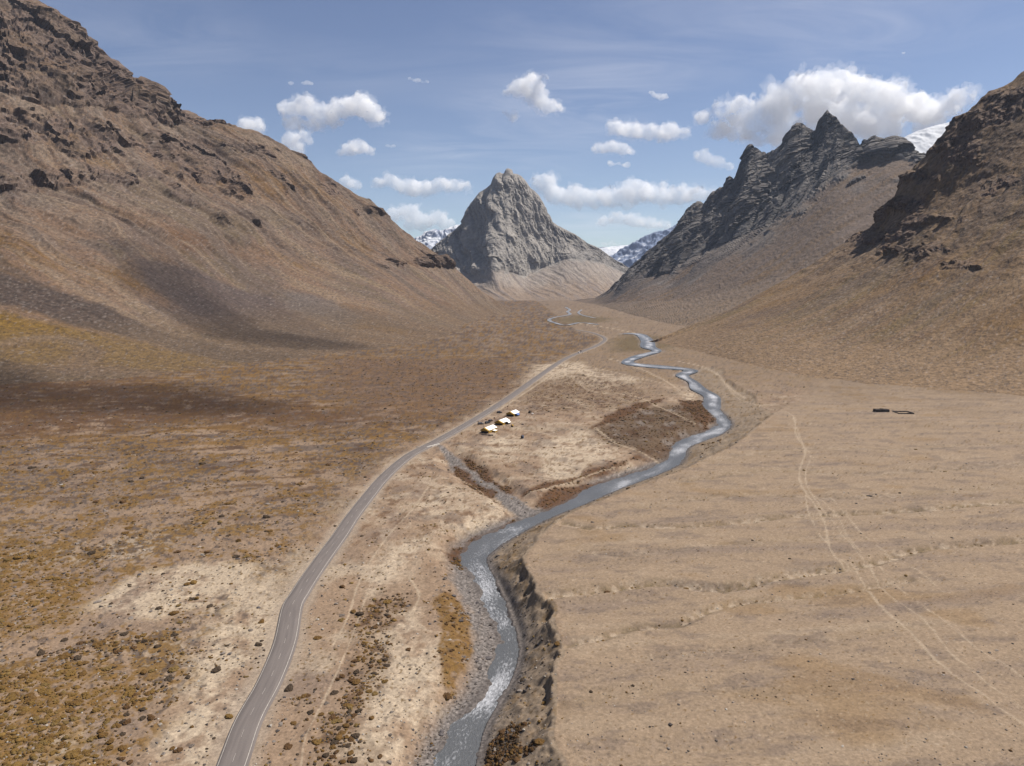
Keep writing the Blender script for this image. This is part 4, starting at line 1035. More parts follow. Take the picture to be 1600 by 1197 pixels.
l.new(nf.outputs['Fac'], bp.inputs['Height']); l.new(bp.outputs[0], b.inputs['Normal'])
M_water = m
offs = np.linspace(-1.45, 1.45, 13)
RIVs = RIV
ro = ribbon('river', RIVs, offs, lambda x, y, o: water_z(y), M_water, label='shallow grey meltwater river with broken white water', width=RIVs[:, 2])
yy = RIVs[:, 1]
foam = np.interp(yy, [140, 165, 185, 215, 240, 262, 290, 330, 420, 520, 900], [.1, .2, .55, .5, .5, .7, .4, .1, .45, .7, .8])
F = np.broadcast_to(foam, (13, len(foam))) * (1 - np.clip(np.abs(offs)[:, None], 0, 1.1) ** 2 * .8)
fa = ro.data.attributes.new('foam', 'FLOAT', 'POINT'); fa.data.foreach_set('value', F[::-1].astype(F32).ravel())
wfar = np.full(len(FARRIV), 5.5)
o2 = ribbon('river', FARRIV, np.linspace(-1, 1, 5), lambda x, y, o: np.full(len(x), .8), M_water, label='far bends of the river on the flats below the great rock', width=wfar)
o3 = ribbon('river', FARRIV2, np.linspace(-1, 1, 5), lambda x, y, o: np.full(len(x), .8), M_water, label='far side channel of the river on the flats', width=np.full(len(FARRIV2), 4.0))
for o_ in (o2, o3):
    fa = o_.data.attributes.new('foam', 'FLOAT', 'POINT'); fa.data.foreach_set('value', np.full(len(o_.data.vertices), .6, F32))

# asphalt
m, nt, b = new_mat('asphalt'); n, l = nt.nodes, nt.links
b.inputs['Roughness'].default_value = 0.9; b.inputs['Specular IOR Level'].default_value = 0.2
a1 = n.new('ShaderNodeAttribute'); a1.attribute_name = 'along'; a2 = n.new('ShaderNodeAttribute'); a2.attribute_name = 'across'
cb = n.new('ShaderNodeCombineXYZ'); mul = n.new('ShaderNodeMath'); mul.operation = 'MULTIPLY'; mul.inputs[1].default_value = 0.06
l.new(a1.outputs['Fac'], mul.inputs[0]); l.new(mul.outputs[0], cb.inputs[0]); l.new(a2.outputs['Fac'], cb.inputs[1])
n1 = n.new('ShaderNodeTexNoise'); n1.inputs['Scale'].default_value = 1.1; n1.inputs['Detail'].default_value = 5; l.new(cb.outputs[0], n1.inputs['Vector'])
co = n.new('ShaderNodeTexCoord')
n2 = n.new('ShaderNodeTexNoise'); n2.inputs['Scale'].default_value = 2.5; n2.inputs['Detail'].default_value = 6; n2.inputs['Roughness'].default_value = .8; l.new(co.outputs['Object'], n2.inputs['Vector'])
cr = n.new('ShaderNodeValToRGB'); cr.color_ramp.elements[0].position = .3; cr.color_ramp.elements[0].color = (.092, .078, .072, 1); cr.color_ramp.elements[1].position = .72; cr.color_ramp.elements[1].color = (.150, .128, .115, 1)
av = n.new('ShaderNodeMix'); av.data_type = 'FLOAT'; av.inputs['Factor'].default_value = .4
l.new(n1.outputs['Fac'], av.inputs['A']); l.new(n2.outputs['Fac'], av.inputs['B']); l.new(av.outputs['Result'], cr.inputs[0]); l.new(cr.outputs[0], b.inputs['Base Color'])
M_asphalt = m
M_line = flat_mat('road_paint', (.33, .30, .26), .8, .2, .25, 1.2)
road_z = lambda x, y, o: 0.38 + 0 * x
ribbon('road', ROAD, [-ROAD_W - .5, -ROAD_W, -1.6, 0, 1.6, ROAD_W, ROAD_W + .5], lambda x, y, o: np.full(len(x), -.25 if abs(o) > ROAD_W + .2 else .38 + .04 * (1 - (o / ROAD_W) ** 2)), M_asphalt, label='narrow asphalt road winding up the valley')
def marking(line, off, hw_, label):
    return ribbon('road_marking', line, [off - hw_, off + hw_], lambda x, y, o: np.full(len(x), .42), M_line, label=label)
nearR = ROAD[ROAD[:, 1] < 620]
LINEF = catmull(nearR, 700)
marking(LINEF, -ROAD_W + .28, .06, 'white edge line along the left side of the road')
marking(LINEF, ROAD_W - .28, .08, 'white edge line along the right side of the road')
sl = np.r_[0, np.cumsum(np.linalg.norm(np.diff(LINEF[:, :2], axis=0), axis=1))]
vs_, fs_ = [], []
dn = np.gradient(LINEF[:, :2], axis=0); dn /= np.linalg.norm(dn, axis=1)[:, None]
for s0 in np.arange(4, sl[-1] - 10, 9.0):
    if s0 > 420: break
    base = len(vs_)
    for s1 in np.linspace(s0, s0 + 3.0, 4):
        p = np.array([np.interp(s1, sl, LINEF[:, 0]), np.interp(s1, sl, LINEF[:, 1])]); d = np.array([np.interp(s1, sl, dn[:, 0]), np.interp(s1, sl, dn[:, 1])])
        nn = np.array([d[1], -d[0]])
        for o in (-.035, .035): vs_.append((*(p + nn * o), .432))
    for k in range(3): fs_.append((base + 2 * k, base + 2 * k + 1, base + 2 * k + 3, base + 2 * k + 2))
me = bpy.data.meshes.new('road_marking'); me.from_pydata(vs_, [], fs_); me.materials.append(M_line)
o = bpy.data.objects.new('road_marking', me); COL.objects.link(o); tag(o, 'broken white centre line of the road', kind='structure')

# ------------------------------------------------------------------ clouds: closed shapes filled with scattering droplets
def cloud_mat(dens):
    mt = bpy.data.materials.new('cloud_droplets'); mt.use_nodes = True
    nt = mt.node_tree; nt.nodes.clear()
    out = nt.nodes.new('ShaderNodeOutputMaterial'); pv = nt.nodes.new('ShaderNodeVolumeScatter')
    pv.inputs['Color'].default_value = (1, 1, 1, 1); pv.inputs['Density'].default_value = dens; pv.inputs['Anisotropy'].default_value = 0.0
    nt.links.new(pv.outputs[0], out.inputs['Volume'])
    return mt
def lobe_mesh(lobes):
    """many spheres in one mesh, to be fused by a voxel remesh"""
    vs, fs = [], []
    t = (1 + 5 ** .5) / 2
    iv = np.array([(-1, t, 0), (1, t, 0), (-1, -t, 0), (1, -t, 0), (0, -1, t), (0, 1, t), (0, -1, -t), (0, 1, -t), (t, 0, -1), (t, 0, 1), (-t, 0, -1), (-t, 0, 1)], float)
    iv /= np.linalg.norm(iv[0])
    ft = [(0, 11, 5), (0, 5, 1), (0, 1, 7), (0, 7, 10), (0, 10, 11), (1, 5, 9), (5, 11, 4), (11, 10, 2), (10, 7, 6), (7, 1, 8), (3, 9, 4), (3, 4, 2), (3, 2, 6), (3, 6, 8), (3, 8, 9), (4, 9, 5), (2, 4, 11), (6, 2, 10), (8, 6, 7), (9, 8, 1)]
    # one subdivision
    V = list(map(tuple, iv)); Fq = []
    mid = {}
    def mp_(i, j):
        k = (min(i, j), max(i, j))
        if k not in mid:
            v = np.array(V[i]) + np.array(V[j]); V.append(tuple(v / np.linalg.norm(v))); mid[k] = len(V) - 1
        return mid[k]
    for a, b_, c_ in ft:
        ab, bc, ca = mp_(a, b_), mp_(b_, c_), mp_(c_, a)
        Fq += [(a, ab, ca), (b_, bc, ab), (c_, ca, bc), (ab, bc, ca)]
    V = np.array(V)
    for c0, r in lobes:
        base = len(vs)
        for v in V: vs.append(tuple(np.array(c0) + v * np.array(r)))
        fs += [tuple(i + base for i in f) for f in Fq]
    me = bpy.data.meshes.new('cloud'); me.from_pydata(vs, [], fs)
    return me
TX = {}
def cloud_tex(size, depth):
    k = (round(size), depth)
    if k not in TX:
        t = bpy.data.textures.new('puff', 'CLOUDS'); t.noise_scale = size; t.noise_depth = depth; t.noise_basis = 'BLENDER_ORIGINAL'; TX[k] = t
    return TX[k]
def cloud(label, Yd, lobes_px, thick=0.32, dens=0.07, vox=1.8, flat_py=None):
    rnd = random.Random(hash(label) % 9999 if False else len(label) * 7 + int(Yd))
    s = Yd / FOC
    L = []
    def add(px, py, r, dyo=0.0, fr=1.0):
        a, t = ray(px, py)
        yd = Yd + dyo
        L.append(((float(a) * yd, yd, CAM_H + float(t) * yd), (r * s * fr, r * s * thick * 1.1, r * s * fr * .88)))
    for px, py, r in lobes_px:
        add(px, py, r * 1.0, rnd.uniform(-.4, .4) * r * s)
        for _ in range(9):
            an = rnd.uniform(-.6, math.pi + .6); q = r * rnd.uniform(.5, 1.0)
            add(px + q * math.cos(an), py - q * math.sin(an) * .85, r * rnd.uniform(.20, .50), rnd.uniform(-.8, .8) * r * s)
    for (p, q) in zip(lobes_px[:-1], lobes_px[1:]):
        if math.hypot(p[0] - q[0], p[1] - q[1]) < (p[2] + q[2]) * 1.9:
            add((p[0] + q[0]) / 2, (p[1] + q[1]) / 2 + 1, min(p[2], q[2]) * .9)
    cx0 = sum(p[0][0] for p in L) / len(L); cz0 = min(p[0][2] for p in L)
    org = Vector((cx0, Yd, cz0))
    R = max(r for _, _, r in lobes_px)
    def body(name, grow, dens_, disp_, vx):
        me = lobe_mesh([((p[0] - org.x, p[1] - org.y, p[2] - org.z), tuple(q * grow for q in r)) for p, r in L])
        o = bpy.data.objects.new(name, me); COL.objects.link(o)
        me.materials.append(cloud_mat(dens_ / s))
        rm_ = o.modifiers.new('fuse', 'REMESH'); rm_.mode = 'VOXEL'; rm_.voxel_size = vx * s
        for size, st_ in disp_:
            dm = o.modifiers.new('puffs', 'DISPLACE'); dm.texture = cloud_tex(size * s, 2); dm.texture_coords = 'GLOBAL'; dm.strength = st_ * s; dm.mid_level = .52
        return o
    o = body('cloud', .93, dens, ((R * .60, R * .38), (R * .28, R * .20), (max(R * .12, 2.6), max(R * .08, 1.2))), vox)
    o.location = org
    if R > 8:
        f = body('fringe', 1.14, dens * .22, ((R * .7, R * .9), (R * .25, R * .62), (max(R * .1, 2.4), max(R * .18, 1.8))), vox * 1.3)
        f.parent = o
    tag(o, label, 'cloud', 'cumulus clouds in the sky')
    return o
CLOUDS = True
if CLOUDS:
    cloud('wide white cloud above the left hillside crest', 11500, [(450, 172, 17), (475, 165, 20), (505, 178, 20), (535, 168, 20), (560, 164, 22), (582, 176, 20), (596, 187, 11), (455, 193, 16), (488, 197, 13), (520, 190, 14)])
    cloud('small round cloud half hidden behind the left crest', 11800, [(383, 196, 16), (400, 199, 16)])
    cloud('ragged cloud hanging just over the left crest below the wide cloud', 12000, [(452, 218, 14), (475, 212, 11), (462, 234, 14), (484, 222, 6)])
    cloud('compact domed cloud right of the ragged one', 12500, [(545, 234, 13), (563, 229, 14), (578, 237, 9), (532, 239, 7)])
    cloud('tiny oval wisp in the open blue right of the domed cloud', 12500, [(606, 228.5, 4), (615, 228.5, 4)])
    cloud('long low cloud left of the great rock peak', 17500, [(590, 286, 11), (610, 283, 14), (636, 293, 17), (662, 296, 17), (688, 289, 15), (712, 291, 14), (729, 292, 10)])
    cloud('small puffy cloud touching the left slope', 17500, [(540, 285, 12), (556, 289, 11)])
    cloud('broad low cloud behind the distant snow peak', 22500, [(614, 336, 15), (640, 331, 16), (660, 348, 16), (685, 341, 14), (702, 353, 13), (640, 352, 12)])
    cloud('faint small wisp high above the left clouds', 11000, [(474, 130, 4.5), (481, 129, 5), (487, 131, 4)], dens=.06)
    cloud('tiny faint puff left of the small high wisp', 11000, [(453, 130, 4), (457, 130, 4)], dens=.06)
    cloud('faint thin wisp high left of centre', 11000, [(640, 123, 4), (652, 126, 5), (668, 128, 4)], dens=.06)
    cloud('curled tall cloud above the great rock peak', 11500, [(812, 138, 18), (832, 130, 18), (838, 152, 19), (856, 166, 16), (872, 170, 9), (850, 120, 7), (792, 146, 8), (800, 184, 9), (790, 176, 5)])
    cloud('tiny torn cloud right of the curled cloud', 11500, [(1018, 145, 5), (1025, 150, 5), (1032, 152, 7), (1040, 151, 6)], dens=.09)
    cloud('flat bright cloud in the middle of the right sky', 12800, [(962, 201, 15), (988, 204, 16), (1015, 207, 16), (1045, 204, 16), (1068, 208, 12), (1038, 216, 11)])
    cloud('smaller cloud tucked under the flat bright cloud', 13500, [(935, 232, 11), (955, 229, 13), (974, 233, 12), (988, 238, 6)])
    cloud('two small scraps of cloud under the tucked cloud', 14500, [(954, 256, 6), (966, 256, 4), (980, 258, 7)], dens=.09)
    cloud('soft pale cloud left of the jagged peaks', 14500, [(1098, 245, 13), (1120, 252, 13), (1140, 261, 8)], dens=.06)
    cloud('long cloud bank right of the great rock peak', 19500, [(850, 288, 20), (870, 308, 18), (900, 305, 20), (930, 311, 20), (960, 308, 20), (995, 299, 24), (1030, 305, 20), (1060, 306, 19), (1092, 304, 17), (1116, 306, 12), (900, 318, 14), (980, 318, 14)])
    cloud('flat cloud low under the long bank', 26000, [(942, 347, 10), (965, 340, 13), (990, 345, 14), (1015, 349, 13), (1040, 352, 10)])
    cloud('thin strip of cloud over the far snowfield', 30000, [(942, 381, 5), (956, 380, 6), (968, 383, 4)], dens=.06)
    cloud('huge billowing cloud behind the jagged peaks', 11500, [(1098, 186, 11), (1128, 170, 16), (1158, 166, 18), (1122, 205, 17), (1150, 202, 22), (1190, 182, 30), (1220, 162, 30), (1250, 142, 32), (1280, 134, 28), (1320, 134, 30), (1358, 146, 30), (1398, 160, 32), (1440, 172, 28), (1478, 168, 24),
        (1508, 156, 19), (1300, 184, 46), (1380, 192, 38), (1224, 202, 32), (1450, 196, 28), (1180, 216, 20)], vox=2.4)
    def shading_cloud(p0, p1, half, label, dens_m, n, ch=2700.0):
        """a thin drifting sheet of cloud above two points of the ground, on the way of the sunlight"""
        L = []; rnd = random.Random(int(half) + n)
        def up(p): k_ = (ch - p[2]) / math.tan(SUN_EL); return np.array((p[0] + SUN_DIR.x * k_, p[1] + SUN_DIR.y * k_))
        q0, q1 = up(p0), up(p1); d_ = (q1 - q0); n_ = np.array((-d_[1], d_[0])) / np.linalg.norm(d_)
        for i in range(n):
            f_ = (i + .5) / n; w_ = half * (.35 + .65 * math.sin(math.pi * min(1, f_ * .9 + .1)))
            c_ = q0 + d_ * f_ + n_ * rnd.uniform(-.55, .55) * w_; rr = w_ * rnd.uniform(.75, 1.05)
            L.append(((c_[0] - q0[0], c_[1] - q0[1], rnd.uniform(-18, 18)), (rr * 1.15, rr, 42)))
        me = lobe_mesh(L); o = bpy.data.objects.new('cloud', me); COL.objects.link(o); o.location = (q0[0], q0[1], ch)
        me.materials.append(cloud_mat(dens_m))
        rm_ = o.modifiers.new('fuse', 'REMESH'); rm_.mode = 'VOXEL'; rm_.voxel_size = 13
        for size, st_ in ((140, 60), (50, 40)):
            dm = o.modifiers.new('puffs', 'DISPLACE'); dm.texture = cloud_tex(size, 2); dm.texture_coords = 'GLOBAL'; dm.strength = st_; dm.mid_level = .5
        tag(o, label, 'cloud', 'cumulus clouds in the sky')
    def on_left(px, py):
        a, t = ray(px, py); ta = PL_LEFT[..., 0] / PL_LEFT[..., 1]; tt = (PL_LEFT[..., 2] - CAM_H) / PL_LEFT[..., 1]
        return PL_LEFT.reshape(-1, 3)[np.argmin((ta - a) ** 2 + (tt - t) ** 2)]
    def on_floor(px, py): return np.r_[at(px, py, 0.0), 0.0]
    shading_cloud(on_left(190, 385), on_left(545, 545), 95, 'long thin cloud overhead on the right, shading the left hillside', .0065, 24)
    shading_cloud(on_floor(-220, 600), on_floor(430, 640), 80, 'thin flat cloud overhead on the right, shading the left flat', .0065, 24)
    cloud('tiny white fleck high in the right sky', 10500, [(1410, 83, 3), (1414, 82, 3)], dens=.09)

# ------------------------------------------------------------------ tent camp beside the road
def mesh_obj(name, V, Fc, mat, parent=None, smooth=False):
    me = bpy.data.meshes.new(name); me.from_pydata([tuple(map(float, v)) for v in V], [], Fc); me.materials.append(mat)
    if smooth: me.polygons.foreach_set('use_smooth', np.ones(len(me.polygons), bool))
    o = bpy.data.objects.new(name, me); COL.objects.link(o)
    if parent is not None: o.parent = parent
    return o
def empty(name, loc, rz, label, cat, group=None):
    o = bpy.data.objects.new(name, None); COL.objects.link(o); o.location = loc; o.rotation_euler = (0, 0, rz)
    o.empty_display_size = 1.0
    return tag(o, label, cat, group)
class MB:
    def __init__(self): self.v = []; self.f = []
    def box(self, x0, x1, y0, y1, z0, z1, tx=0, ty=0):
        b = len(self.v)
        self.v += [(x0, y0, z0), (x1, y0, z0), (x1, y1, z0), (x0, y1, z0), (x0 + tx, y0 + ty, z1), (x1 - tx, y0 + ty, z1), (x1 - tx, y1 - ty, z1), (x0 + tx, y1 - ty, z1)]
        self.f += [tuple(b + i for i in q) for q in ((3, 2, 1, 0), (4, 5, 6, 7), (0, 1, 5, 4), (1, 2, 6, 5), (2, 3, 7, 6), (3, 0, 4, 7))]
        return self
    def prism(self, prof, y0, y1):
        """profile in x,z pushed along y"""
        b = len(self.v); n = len(prof)
        self.v += [(x, y0, z) for x, z in prof] + [(x, y1, z) for x, z in prof]
        self.f += [tuple(b + i for i in range(n))[::1], tuple(b + n + i for i in reversed(range(n)))]
        self.f += [(b + i, b + n + i, b + n + (i + 1) % n, b + (i + 1) % n) for i in range(n)]
        return self
    def tube(self, p, q, r, n=8):
        p, q = Vector(p), Vector(q); d = (q - p).normalized(); u = d.orthogonal().normalized(); w = d.cross(u); b = len(self.v)
        for c in (p, q):
            for i in range(n):
                a = math.tau * i / n; self.v.append(tuple(c + u * (r * math.cos(a)) + w * (r * math.sin(a))))
        self.f += [(b + i, b + (i + 1) % n, b + n + (i + 1) % n, b + n + i) for i in range(n)] + [tuple(b + i for i in reversed(range(n))), tuple(b + n + i for i in range(n))]
        return self
    def build(self, name, mat, parent=None, smooth=False): return mesh_obj(name, self.v, self.f, mat, parent, smooth)
M_canvas = flat_mat('white_canvas', (.76, .73, .68), .85, .2, .06, .8)
M_yellow = flat_mat('yellow_cloth', (.30, .18, .035), .9, .1, .15, .9)
M_dkcloth_shade = flat_mat('dark_cloth_and_shade', (.045, .035, .03), .9, .1, .2, 1.0)  # also serves as painted shade in tent fronts and the culvert
M_blue = flat_mat('blue_tarp', (.09, .16, .36), .6, .3, .12, .9)
M_navy = flat_mat('navy_cloth', (.05, .06, .085), .8, .2, .2, 1.0)
M_wood = flat_mat('weathered_wood', (.14, .09, .06), .85, .2, .25, 3.0)
M_stone_shade = flat_mat('dark_stone_and_shadow', (.07, .06, .055), .9, .2, .35, .8)  # also colours the block that stands for the tent shadow
M_conc = flat_mat('pale_concrete', (.48, .44, .39), .85, .2, .15, 1.0)
def spot(px, py, z=0.2):
    p = at(px, py, z); return float(p[0]), float(p[1]), float(ground_z(p[0], p[1]))
CAMP_RZ = -math.atan2(6.3, 12.5)                  # ridges run along the road
def big_tent(px, py, W, L, Hw, Hr, label):
    x, y, z = spot(px, py)
    t = empty('camp_tent', (x, y, z - .05), CAMP_RZ, label, 'tent', 'long white roofed tents of the roadside camp')
    th = .09
    r = MB()                                       # local x across, y along the ridge, gable towards -y
    for sx in (-1, 1):
        r.prism([(sx * 0.02, Hr + th), (sx * (W / 2 + .35), Hw - .2 + th), (sx * (W / 2 + .35), Hw - .2), (sx * 0.02, Hr)][::sx], 1.0, L)
    r.build('roof', M_canvas, t)
    f = MB()
    for sx in (-1, 1):
        f.prism([(sx * 0.02, Hr + th + .01), (sx * (W / 2 + .37), Hw - .19 + th), (sx * (W / 2 + .37), Hw - .21), (sx * 0.02, Hr - .02)][::sx], -.9, 1.0)
    f.prism([(-W / 2, Hw), (-W / 2, Hw - .75), (W / 2, Hw - .75), (W / 2, Hw), (0, Hr - .05)][::-1], -.5, -.42)
    f.build('awning', M_yellow, t)
    w = MB().box(-W / 2, -W / 2 + .08, .6, L - .1, 0, Hw).box(W / 2 - .08, W / 2, .6, L - .1, 0, Hw)
    w.build('side_wall', M_yellow, t)
    g = MB().prism([(-W / 2, 0), (-.9, 0), (-.9, 2.0), (.9, 2.0), (.9, 0), (W / 2, 0), (W / 2, Hw), (0, Hr - .03), (-W / 2, Hw)], .5, .58)
    g.build('gable_wall', M_dkcloth_shade, t)  # shade under the porch put into the dark colour of this wall
    MB().prism([(-W / 2, 0), (W / 2, 0), (W / 2, Hw), (0, Hr - .03), (-W / 2, Hw)], L - .1, L - .02).build('gable_wall', M_yellow, t)
    MB().box(-.85, .85, .62, .66, 0, 1.98).build('dark_doorway', M_dkcloth_shade, t)  # dark sheet standing for the shaded inside behind the opening
    for sx in (-1, 1):
        MB().tube((sx * W / 2, -.5, 0), (sx * W / 2, -.5, Hw - .1), .06).build('pole', M_wood, t)
        for yy in (.5, L * .5, L - .5):
            MB().tube((sx * (W / 2 + .3), yy, Hw - .15), (sx * (W / 2 + 1.7), yy, 0.02), .025, 5).build('guy_rope', M_wood, t)
    return t
big_tent(757.0, 677.5, 6.2, 13.5, 2.3, 3.9, 'nearest long white roofed tent with yellow side porch, closest to the river')
x, y, z = spot(771.5, 675.2)
t = empty('side_porch', (x + .4, y, z), CAMP_RZ, 'small yellow porch tent against the right side of the nearest long tent', 'tent')
MB().prism([(-1.6, 1.7), (1.7, 1.35), (1.7, 1.28), (-1.6, 1.62)][::-1], -1.6, 2.2).build('roof', M_canvas, t)
MB().box(-1.6, 1.6, -1.55, -1.47, .3, 1.3).build('front_wall', M_yellow, t); MB().box(1.52, 1.6, -1.46, 2.1, 0, 1.28).build('side_wall', M_yellow, t)
big_tent(779.0, 664.3, 6.6, 12.5, 2.2, 3.7, 'middle long white roofed tent with a small white tent at its side')
big_tent(796.8, 650.2, 6.6, 11.0, 2.2, 3.8, 'farthest long white roofed tent with a blue tarp annex')
def low_cover(px, py, W, L, Hh, top, side, name, label):
    x, y, z = spot(px, py)
    t = empty(name, (x, y, z), CAMP_RZ, label, 'tent')
    MB().prism([(-W / 2, Hh * .55), (-W * .28, Hh * .92), (0, Hh), (W * .28, Hh * .92), (W / 2, Hh * .55), (W / 2, Hh * .5), (0, Hh * .94), (-W / 2, Hh * .5)][::-1], -L / 2, L / 2).build('roof', top, t)
    MB().box(-W / 2 + .1, W / 2 - .1, -L / 2 + .2, L / 2 - .2, 0, Hh * .55).build('wall', side, t)
    MB().box(-.4, .4, -L / 2 + .12, -L / 2 + .18, 0, Hh * .5).build('dark_doorway', M_dkcloth_shade, t)
    return t
low_cover(807.6, 649.4, 3.6, 4.0, 2.0, M_blue, M_navy, 'tarp_annex', 'low annex under a blue tarp beside the farthest long tent')
low_cover(793.6, 662.6, 3.2, 3.8, 2.3, M_canvas, M_dkcloth_shade, 'small_tent', 'small white tent with dark mouth beside the middle long tent')
low_cover(800.4, 667.6, 1.6, 1.6, 2.0, M_yellow, M_dkcloth_shade, 'toilet_tent', 'narrow yellow upright tent standing alone near the small white tent')
low_cover(816.2, 683.6, 1.9, 1.9, 2.3, M_navy, M_navy, 'toilet_tent', 'upright dark blue tent standing alone on bare ground towards the river')
low_cover(827.6, 644.8, 1.7, 1.7, 2.2, M_dkcloth_shade, M_dkcloth_shade, 'toilet_tent', 'upright black tent standing alone right of the blue tarp')
x, y, z = spot(832.2, 645.2)
o = MB().box(-.9, .9, -.5, .5, 0, .25, .2, .15).build('ground_sheet', M_canvas); o.location = (x, y, z); tag(o, 'small white sheet lying beside the upright black tent', 'sheet')
x, y, z = spot(761, 679.8)
o = MB().box(-4.2, 4.6, -.5, .5, 0, .55, .1, .1).box(-3.4, -1.8, -.9, -.5, 0, .7).box(1.2, 3.2, -.8, -.5, 0, .65).build('wall', M_stone_shade); o.name = 'tent_shadow_block'; o.location = (x, y - 1.2, z); o.rotation_euler = (0, 0, -.18); tag(o, 'long low dark block standing for the shadow before the nearest long tent', 'shadow block')  # low dark boxes stand for the tent's shadow on the ground

# ------------------------------------------------------------------ vehicles
M_glass = flat_mat('dark_glass', (.02, .022, .026), .08, .6)
M_tyre = flat_mat('tyre_rubber', (.02, .02, .02), .85, .2)
M_rim = flat_mat('grey_rim', (.25, .25, .26), .4, .5, metal=.6)
M_lamp = flat_mat('lamp_glass', (.7, .7, .68), .2, .5)
M_tail = flat_mat('tail_lamp', (.25, .015, .01), .3, .5)
def suv(px, py, rz, paint, label, cat='car', long_=4.5, pick=False, group='vehicles parked at the camp', zoff=None):
    x, y, z = spot(px, py)
    t = empty('parked_car' if zoff is None else 'moving_car', (x, y, z if zoff is None else zoff), rz, label, cat, group)
    w, h = 1.85, 1.75; L = long_
    b = MB().prism([(-w / 2, .38), (w / 2, .38), (w / 2 + .02, .62), (w / 2, .98), (-w / 2, .98), (-w / 2 - .02, .62)], -L / 2, L / 2)
    b.box(-w / 2 + .06, w / 2 - .06, L * .18, L / 2 - .06, .97, 1.06, .06, .08)
    b.build('body', paint, t)
    y0, y1 = (-L / 2 + .1, L * .22) if not pick else (-.3, L * .24)
    MB().box(-w / 2 + .05, w / 2 - .05, y0, y1, .98, 1.60, .16, .30).build('window_band', M_glass, t)
    MB().box(-w / 2 + .17, w / 2 - .17, y0 + .28, y1 - .28, 1.59, h - .06, .05, .06).build('roof', paint, t)
    for sx in (-1, 1):
        MB().box(sx * .62 - .18, sx * .62 + .18, L / 2 - .01, L / 2 + .03, .66, .86).build('headlight', M_lamp, t)
        MB().box(sx * .74 - .09, sx * .74 + .09, -L / 2 - .03, -L / 2 + .01, .66, .95).build('tail_light', M_tail, t)
        for yy in (-L * .31, L * .31):
            wh = MB().tube((sx * .72, yy, .36), (sx * .94, yy, .36), .36, 14).build('wheel', M_tyre, t)
            MB().tube((sx * .935, yy, .36), (sx * .95, yy, .36), .2, 10).build('rim', M_rim, wh)
    MB().box(-w / 2 + .05, w / 2 - .05, L / 2 - .02, L / 2 + .08, .40, .60).build('bumper', M_tyre, t)
    MB().box(-w / 2 + .05, w / 2 - .05, -L / 2 - .08, -L / 2 + .02, .40, .60).build('bumper', M_tyre, t)
    return t
M_black = flat_mat('black_paint', (.022, .022, .024), .25, .5); M_grey = flat_mat('grey_paint', (.09, .085, .085), .3, .5); M_dbrown = flat_mat('dark_brown_paint', (.05, .035, .03), .3, .5); M_white = flat_mat('white_paint', (.7, .7, .69), .3, .5)
suv(751.0, 662.6, -1.15, M_grey, 'dark grey car parked at the road edge, leftmost of the row before the tents')
suv(761.4, 661.0, -.75, M_black, 'black car parked between a grey and a brown one before the tents')
suv(766.4, 658.0, -.55, M_dbrown, 'dark brown car parked right of the black one, nearest the middle tent')
suv(780.3, 645.1, -1.2, M_black, 'black car standing alone by the road beside the farthest tent')
rr_ = ROAD[np.argmin(np.abs(ROAD[:, 1] - at(905, 551.5, .4)[1]))]
dr_ = ROAD[np.argmin(np.abs(ROAD[:, 1] - at(905, 551.5, .4)[1])) + 1] - rr_
for k, (dy_, off, pm, lb) in enumerate(((0, 1.5, M_white, 'white car driving far up the road, nearer of the two'), (26, -1.5, M_dbrown, 'dark car driving far up the road, farther of the two'))):
    dv = dr_ / np.linalg.norm(dr_)
    c_ = suv(800, 700, -math.atan2(dv[0], dv[1]), pm, lb, group='cars on the far road', zoff=.43, long_=4.8)
    c_.location = (rr_[0] + dv[0] * dy_ + dv[1] * off, rr_[1] + dv[1] * dy_ - dv[0] * off, .43)
# posts by the camp
def post(px, py, h, label, board=None, mat=M_wood):
    x, y, z = spot(px, py)
    t = empty('signpost' if board else 'post', (x, y, z), random.uniform(-.5, .5), label, 'post')
    MB().tube((0, 0, -.2), (0, 0, h), .08).build('pole', mat, t)
    if board: MB().box(-board[0] / 2, board[0] / 2, -.11, -.08, h - board[1], h).build('board', M_wood, t)
    else: MB().tube((0, 0, h), (0, 0, h + .12), .12).build('cap', mat, t)
    return t
post(743.3, 674.6, 1.9, 'short brown post standing by the road left of the nearest tent')
post(755.6, 668.0, 3.2, 'thin tall pole at the back corner of the nearest tent')
post(772.3, 656.0, 2.4, 'brown signboard on a post between the parked cars and the middle tent', (1.3, .9))
post(793.0, 638.5, 2.6, 'brown signboard on a post behind the farthest tent', (1.1, .9))
post(794.8, 634.6, 3.4, 'tall thin pole by the road behind the farthest tent')

# culvert where the side stream passes under the road
x, y, z = spot(677, 696.5)
t = empty('culvert', (x, y, 0), -math.atan2(.62, .78), 'pale concrete culvert under the road with a dark mouth', 'culvert')
MB().box(-.25, .25, -6.0, 6.0, -1.6, .75).build('parapet', M_conc, t)
MB().box(.2, .32, -1.4, 1.4, -1.7, -.2).build('mouth', M_dkcloth_shade, t)  # dark panel painted in for the shade inside the opening
for sy in (-1, 1): MB().box(.3, 1.6, sy * 1.9 - .2, sy * 1.9 + .2, -1.7, .1, 0, .05).build('wing_wall', M_conc, t)

